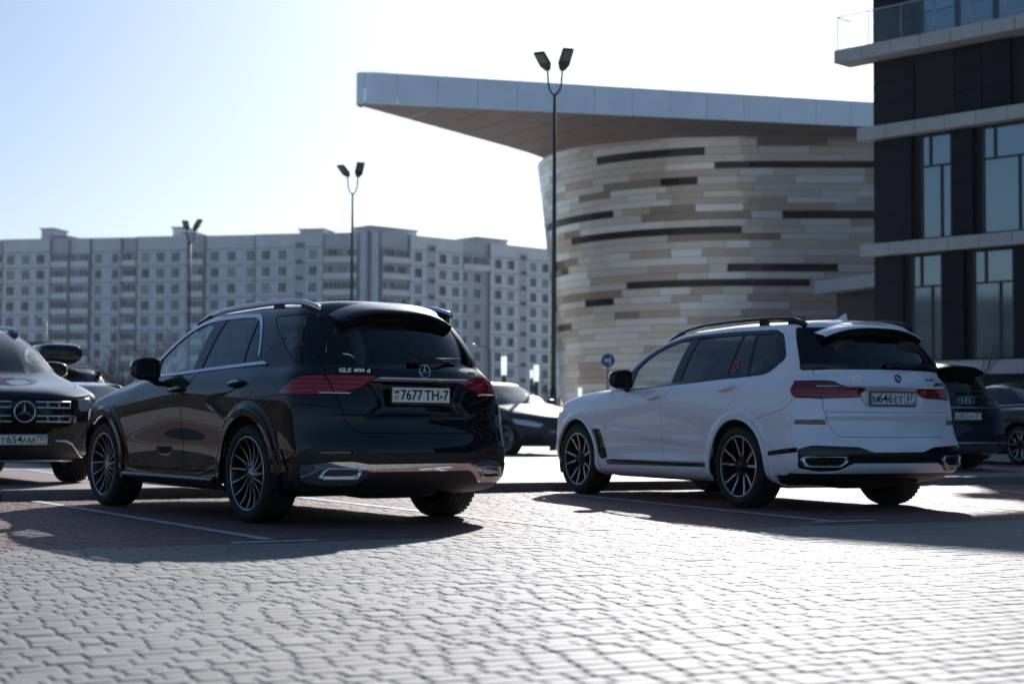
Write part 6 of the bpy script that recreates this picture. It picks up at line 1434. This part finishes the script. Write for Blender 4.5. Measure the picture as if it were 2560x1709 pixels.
def sedan(loc, hd, label, paint, sc=(1, 1, 1), front=None, z=.09, trim=None, group=None, name='parked_sedan', wheel='vee'):
    sx, sy, sz = sc; wb = 2.95 * sx; car = Car(name, loc, hd, label, 'car', scaled(sedan_rings(), sx, sy, sz, wb), None, (7, 6), group); car.root.location.z = z; cm = CM; R = .345
    S = lambda pts: [(p[0] * sx, p[1] * sz) + tuple(p[2:]) for p in pts]
    car.wheel_holes((0, wb), R, .405)
    band = car.take('side', rpoly(S(SEDAN_DLO), .05, 4), .003); d = sdpoly(band.A[:, [0, 2]], np.array(S([(p[0] * .955 + .045, 1.14 + (p[1] - 1.14) * .88) for p in SEDAN_DLO])))
    car.both('window_trim', band.clip(-d), trim or cm['satin'], .005); band = band.clip(d)
    for nm, poly, gm in (('front_window', [(1.18, .8), (1.08, 2), (2.6, 2), (2.6, .8)], cm['window']), ('rear_window', [(-.5, .8), (-.5, 2), (1.0, 2), (1.10, .8)], cm['privacy'])):
        d = sdpoly(band.A[:, [0, 2]], np.array(S(poly))); car.both(nm, band.clip(d), gm, -.005); band = band.clip(-d)
    car.both('window_pillar', band, cm['gloss'], 0)
    car.both('windscreen', car.take('su', [(15.5, 8.3), (15.5, 12.0), (22, 12.0), (22, 8.3)], .02), cm['screen'], -.003, .012, True)
    car.both('rear_window_glass', car.take('su', [(-1, 8.3), (-1, 12.0), (4.2, 12.0), (4.2, 8.3)], .02), cm['privacy'], -.003, .012, True)
    car.both('bonnet', car.take('top', rpoly(S([(2.45, -.1), (2.40, .6), (2.3, .74, .05), (2.95, .74, .1), (3.35, .62, .1), (3.55, .35, .1), (3.6, -.1)]), .05), .008), paint, 0, .02, True)
    for nm, poly in (('front_door', [(2.2, .94), (1.15, .96), (1.22, .7, .1), (1.2, .28), (2.42, .28, .05), (2.45, .7, .1)]), ('rear_door', [(1.14, .96), (-.05, 1.0), (.2, .8, .1), (.46, .55, .1), (.5, .28), (1.19, .28), (1.21, .7, .1)])): car.both(nm, car.take('side', rpoly(S(poly), .02), .008), paint, 0)
    car.both('tail_lamp', car.take('sz', rpoly(car.sz([('s', -.72, .80), ('s', -.78, .90), ('r', .45, .90), ('r', .48, .80)]), .02), .004), cm['red_dark'], .004)
    if front: front(car, S, paint)
    else: car.both('headlight', car.take('sz', rpoly(car.sz([('f', .50, .64), ('f', .74, .68), ('s', 3.28, .72), ('s', 3.34, .62), ('f', .54, .55)]), .02), .004), cm['clear'], 0, .03)
    car.both('body', car.body, paint, 0, .02, True)
    b = MB(); b.ellipsoid((2.1, 0, .86), (.5, 1.4, .25), None, 14, 8, .6); b.build('dashboard', cm['fabric'], car.root)
    for sxx in (1.2, .35):
        for sy_ in (.36, -.36): b = MB(); b.ellipsoid((sxx, sy_, .92), (.22, .48, .75), None, 12, 8, .5); b.build('seat', cm['fabric'], car.root)
    b = MB(); b.box((1.3 * sx, 0, .30), (4.0, 1.35, .2), None, .05); b.build('underbody', cm['under'], car.root)
    other_wheels(car, R, (0, wb), .80 * sy, wheel, rw=.25); side_mirror(car, (1.85 * sx, .98, 1.02 * sz), cm['gloss'], (.15, .22, .15))
    return car
def coupe_front(car, S, P):
    cm = CM; hl = car.take('sz', rpoly(car.sz([('f', .46, .66), ('f', .70, .73, .04), ('s', 3.20, .77), ('s', 3.30, .66), ('f', .56, .585, .04)]), .02), .004); car.both('headlight', hl, mat('lamp_silver2', (.5, .53, .56), .25, .3), -.002, .03)
    for sg in (1, -1):
        f = MB(); f.tube([(car.near_front(y, z)[0] + .004, sg * y, z) for y, z in ((.52, .655), (.66, .70), (.76, .715))], .008, 5); f.build('running_light', cm['satin'], car.root)
    gr = car.take('front', rpoly([(-.1, .62), (.30, .62, .05), (.42, .48, .08), (.36, .40), (-.1, .40)], .03), .004); car.both('grille', gr, cm['gloss'], -.02, .03, True)
    for k in range(-7, 8):
        y = k * .05; f = MB(); f.tube([(car.near_front(abs(y), z)[0] + .004, y, z) for z in (.41, .5, .61)], .007, 5); f.build('grille_slat', cm['satin'], car.root)
    lo = car.take('front', rpoly([(.45, .42), (.78, .46), (.80, .24), (.5, .22)], .04), .004); car.both('side_intake', lo, cm['plastic'], -.01, .03)
    star_emblem('grille_star', car, (car.near_front(0, .51)[0] + .02, 0, .51), (0, 0, -math.pi / 2), .09, cm['chrome'])
coupe = sedan((-.95, 37.0), math.pi + .58, 'low matt grey coupe facing the camera between the two large SUVs', CM['grey'], (1.0, 1.03, 1.12), coupe_front, name='parked_coupe', trim=CM['gloss'], wheel='multi')
sedan((9.75, 28.4), .44, 'dark sedan with bright window trim cut off by the right edge', CM['navy'], (1.0, 1.0, 1.03))
sedan((-7.6, 27.6), .47 + math.pi, 'pale silver sedan whose roof shows between left SUV and black SUV bonnet', CM['silver'], (.95, .97, .93))
sedan((4.2, 52.0), 1.25, 'silver sedan whose roof shows just over the white SUV bonnet', CM['silver'], (.95, .97, 1.02))
sedan((-.4, 50.0), math.pi + .5, 'silver car almost wholly hidden behind the matt grey coupe', CM['silver'], (.95, .97, 1.12))
# ---------------------------------------------------------------- the air between here and the far flats
def build_haze():
    b = MB(); x0, x1, y0, y1, z0, z1 = -420, 420, -150, 480, -1.2, 41; b.box(((x0 + x1) / 2, (y0 + y1) / 2, (z0 + z1) / 2), (x1 - x0, y1 - y0, z1 - z0))
    m = bpy.data.materials.new('haze'); m.use_nodes = True; n = m.node_tree.nodes; n.remove(n['Principled BSDF'])
    v = n.new('ShaderNodeVolumePrincipled'); v.inputs['Color'].default_value = (.80, .88, 1.0, 1); v.inputs['Density'].default_value = HAZE; v.inputs['Anisotropy'].default_value = .35
    m.node_tree.links.new(v.outputs[0], n['Material Output'].inputs['Volume'])
    o = b.build('haze', m); o['kind'] = 'stuff'
HAZE = .00008
build_haze()
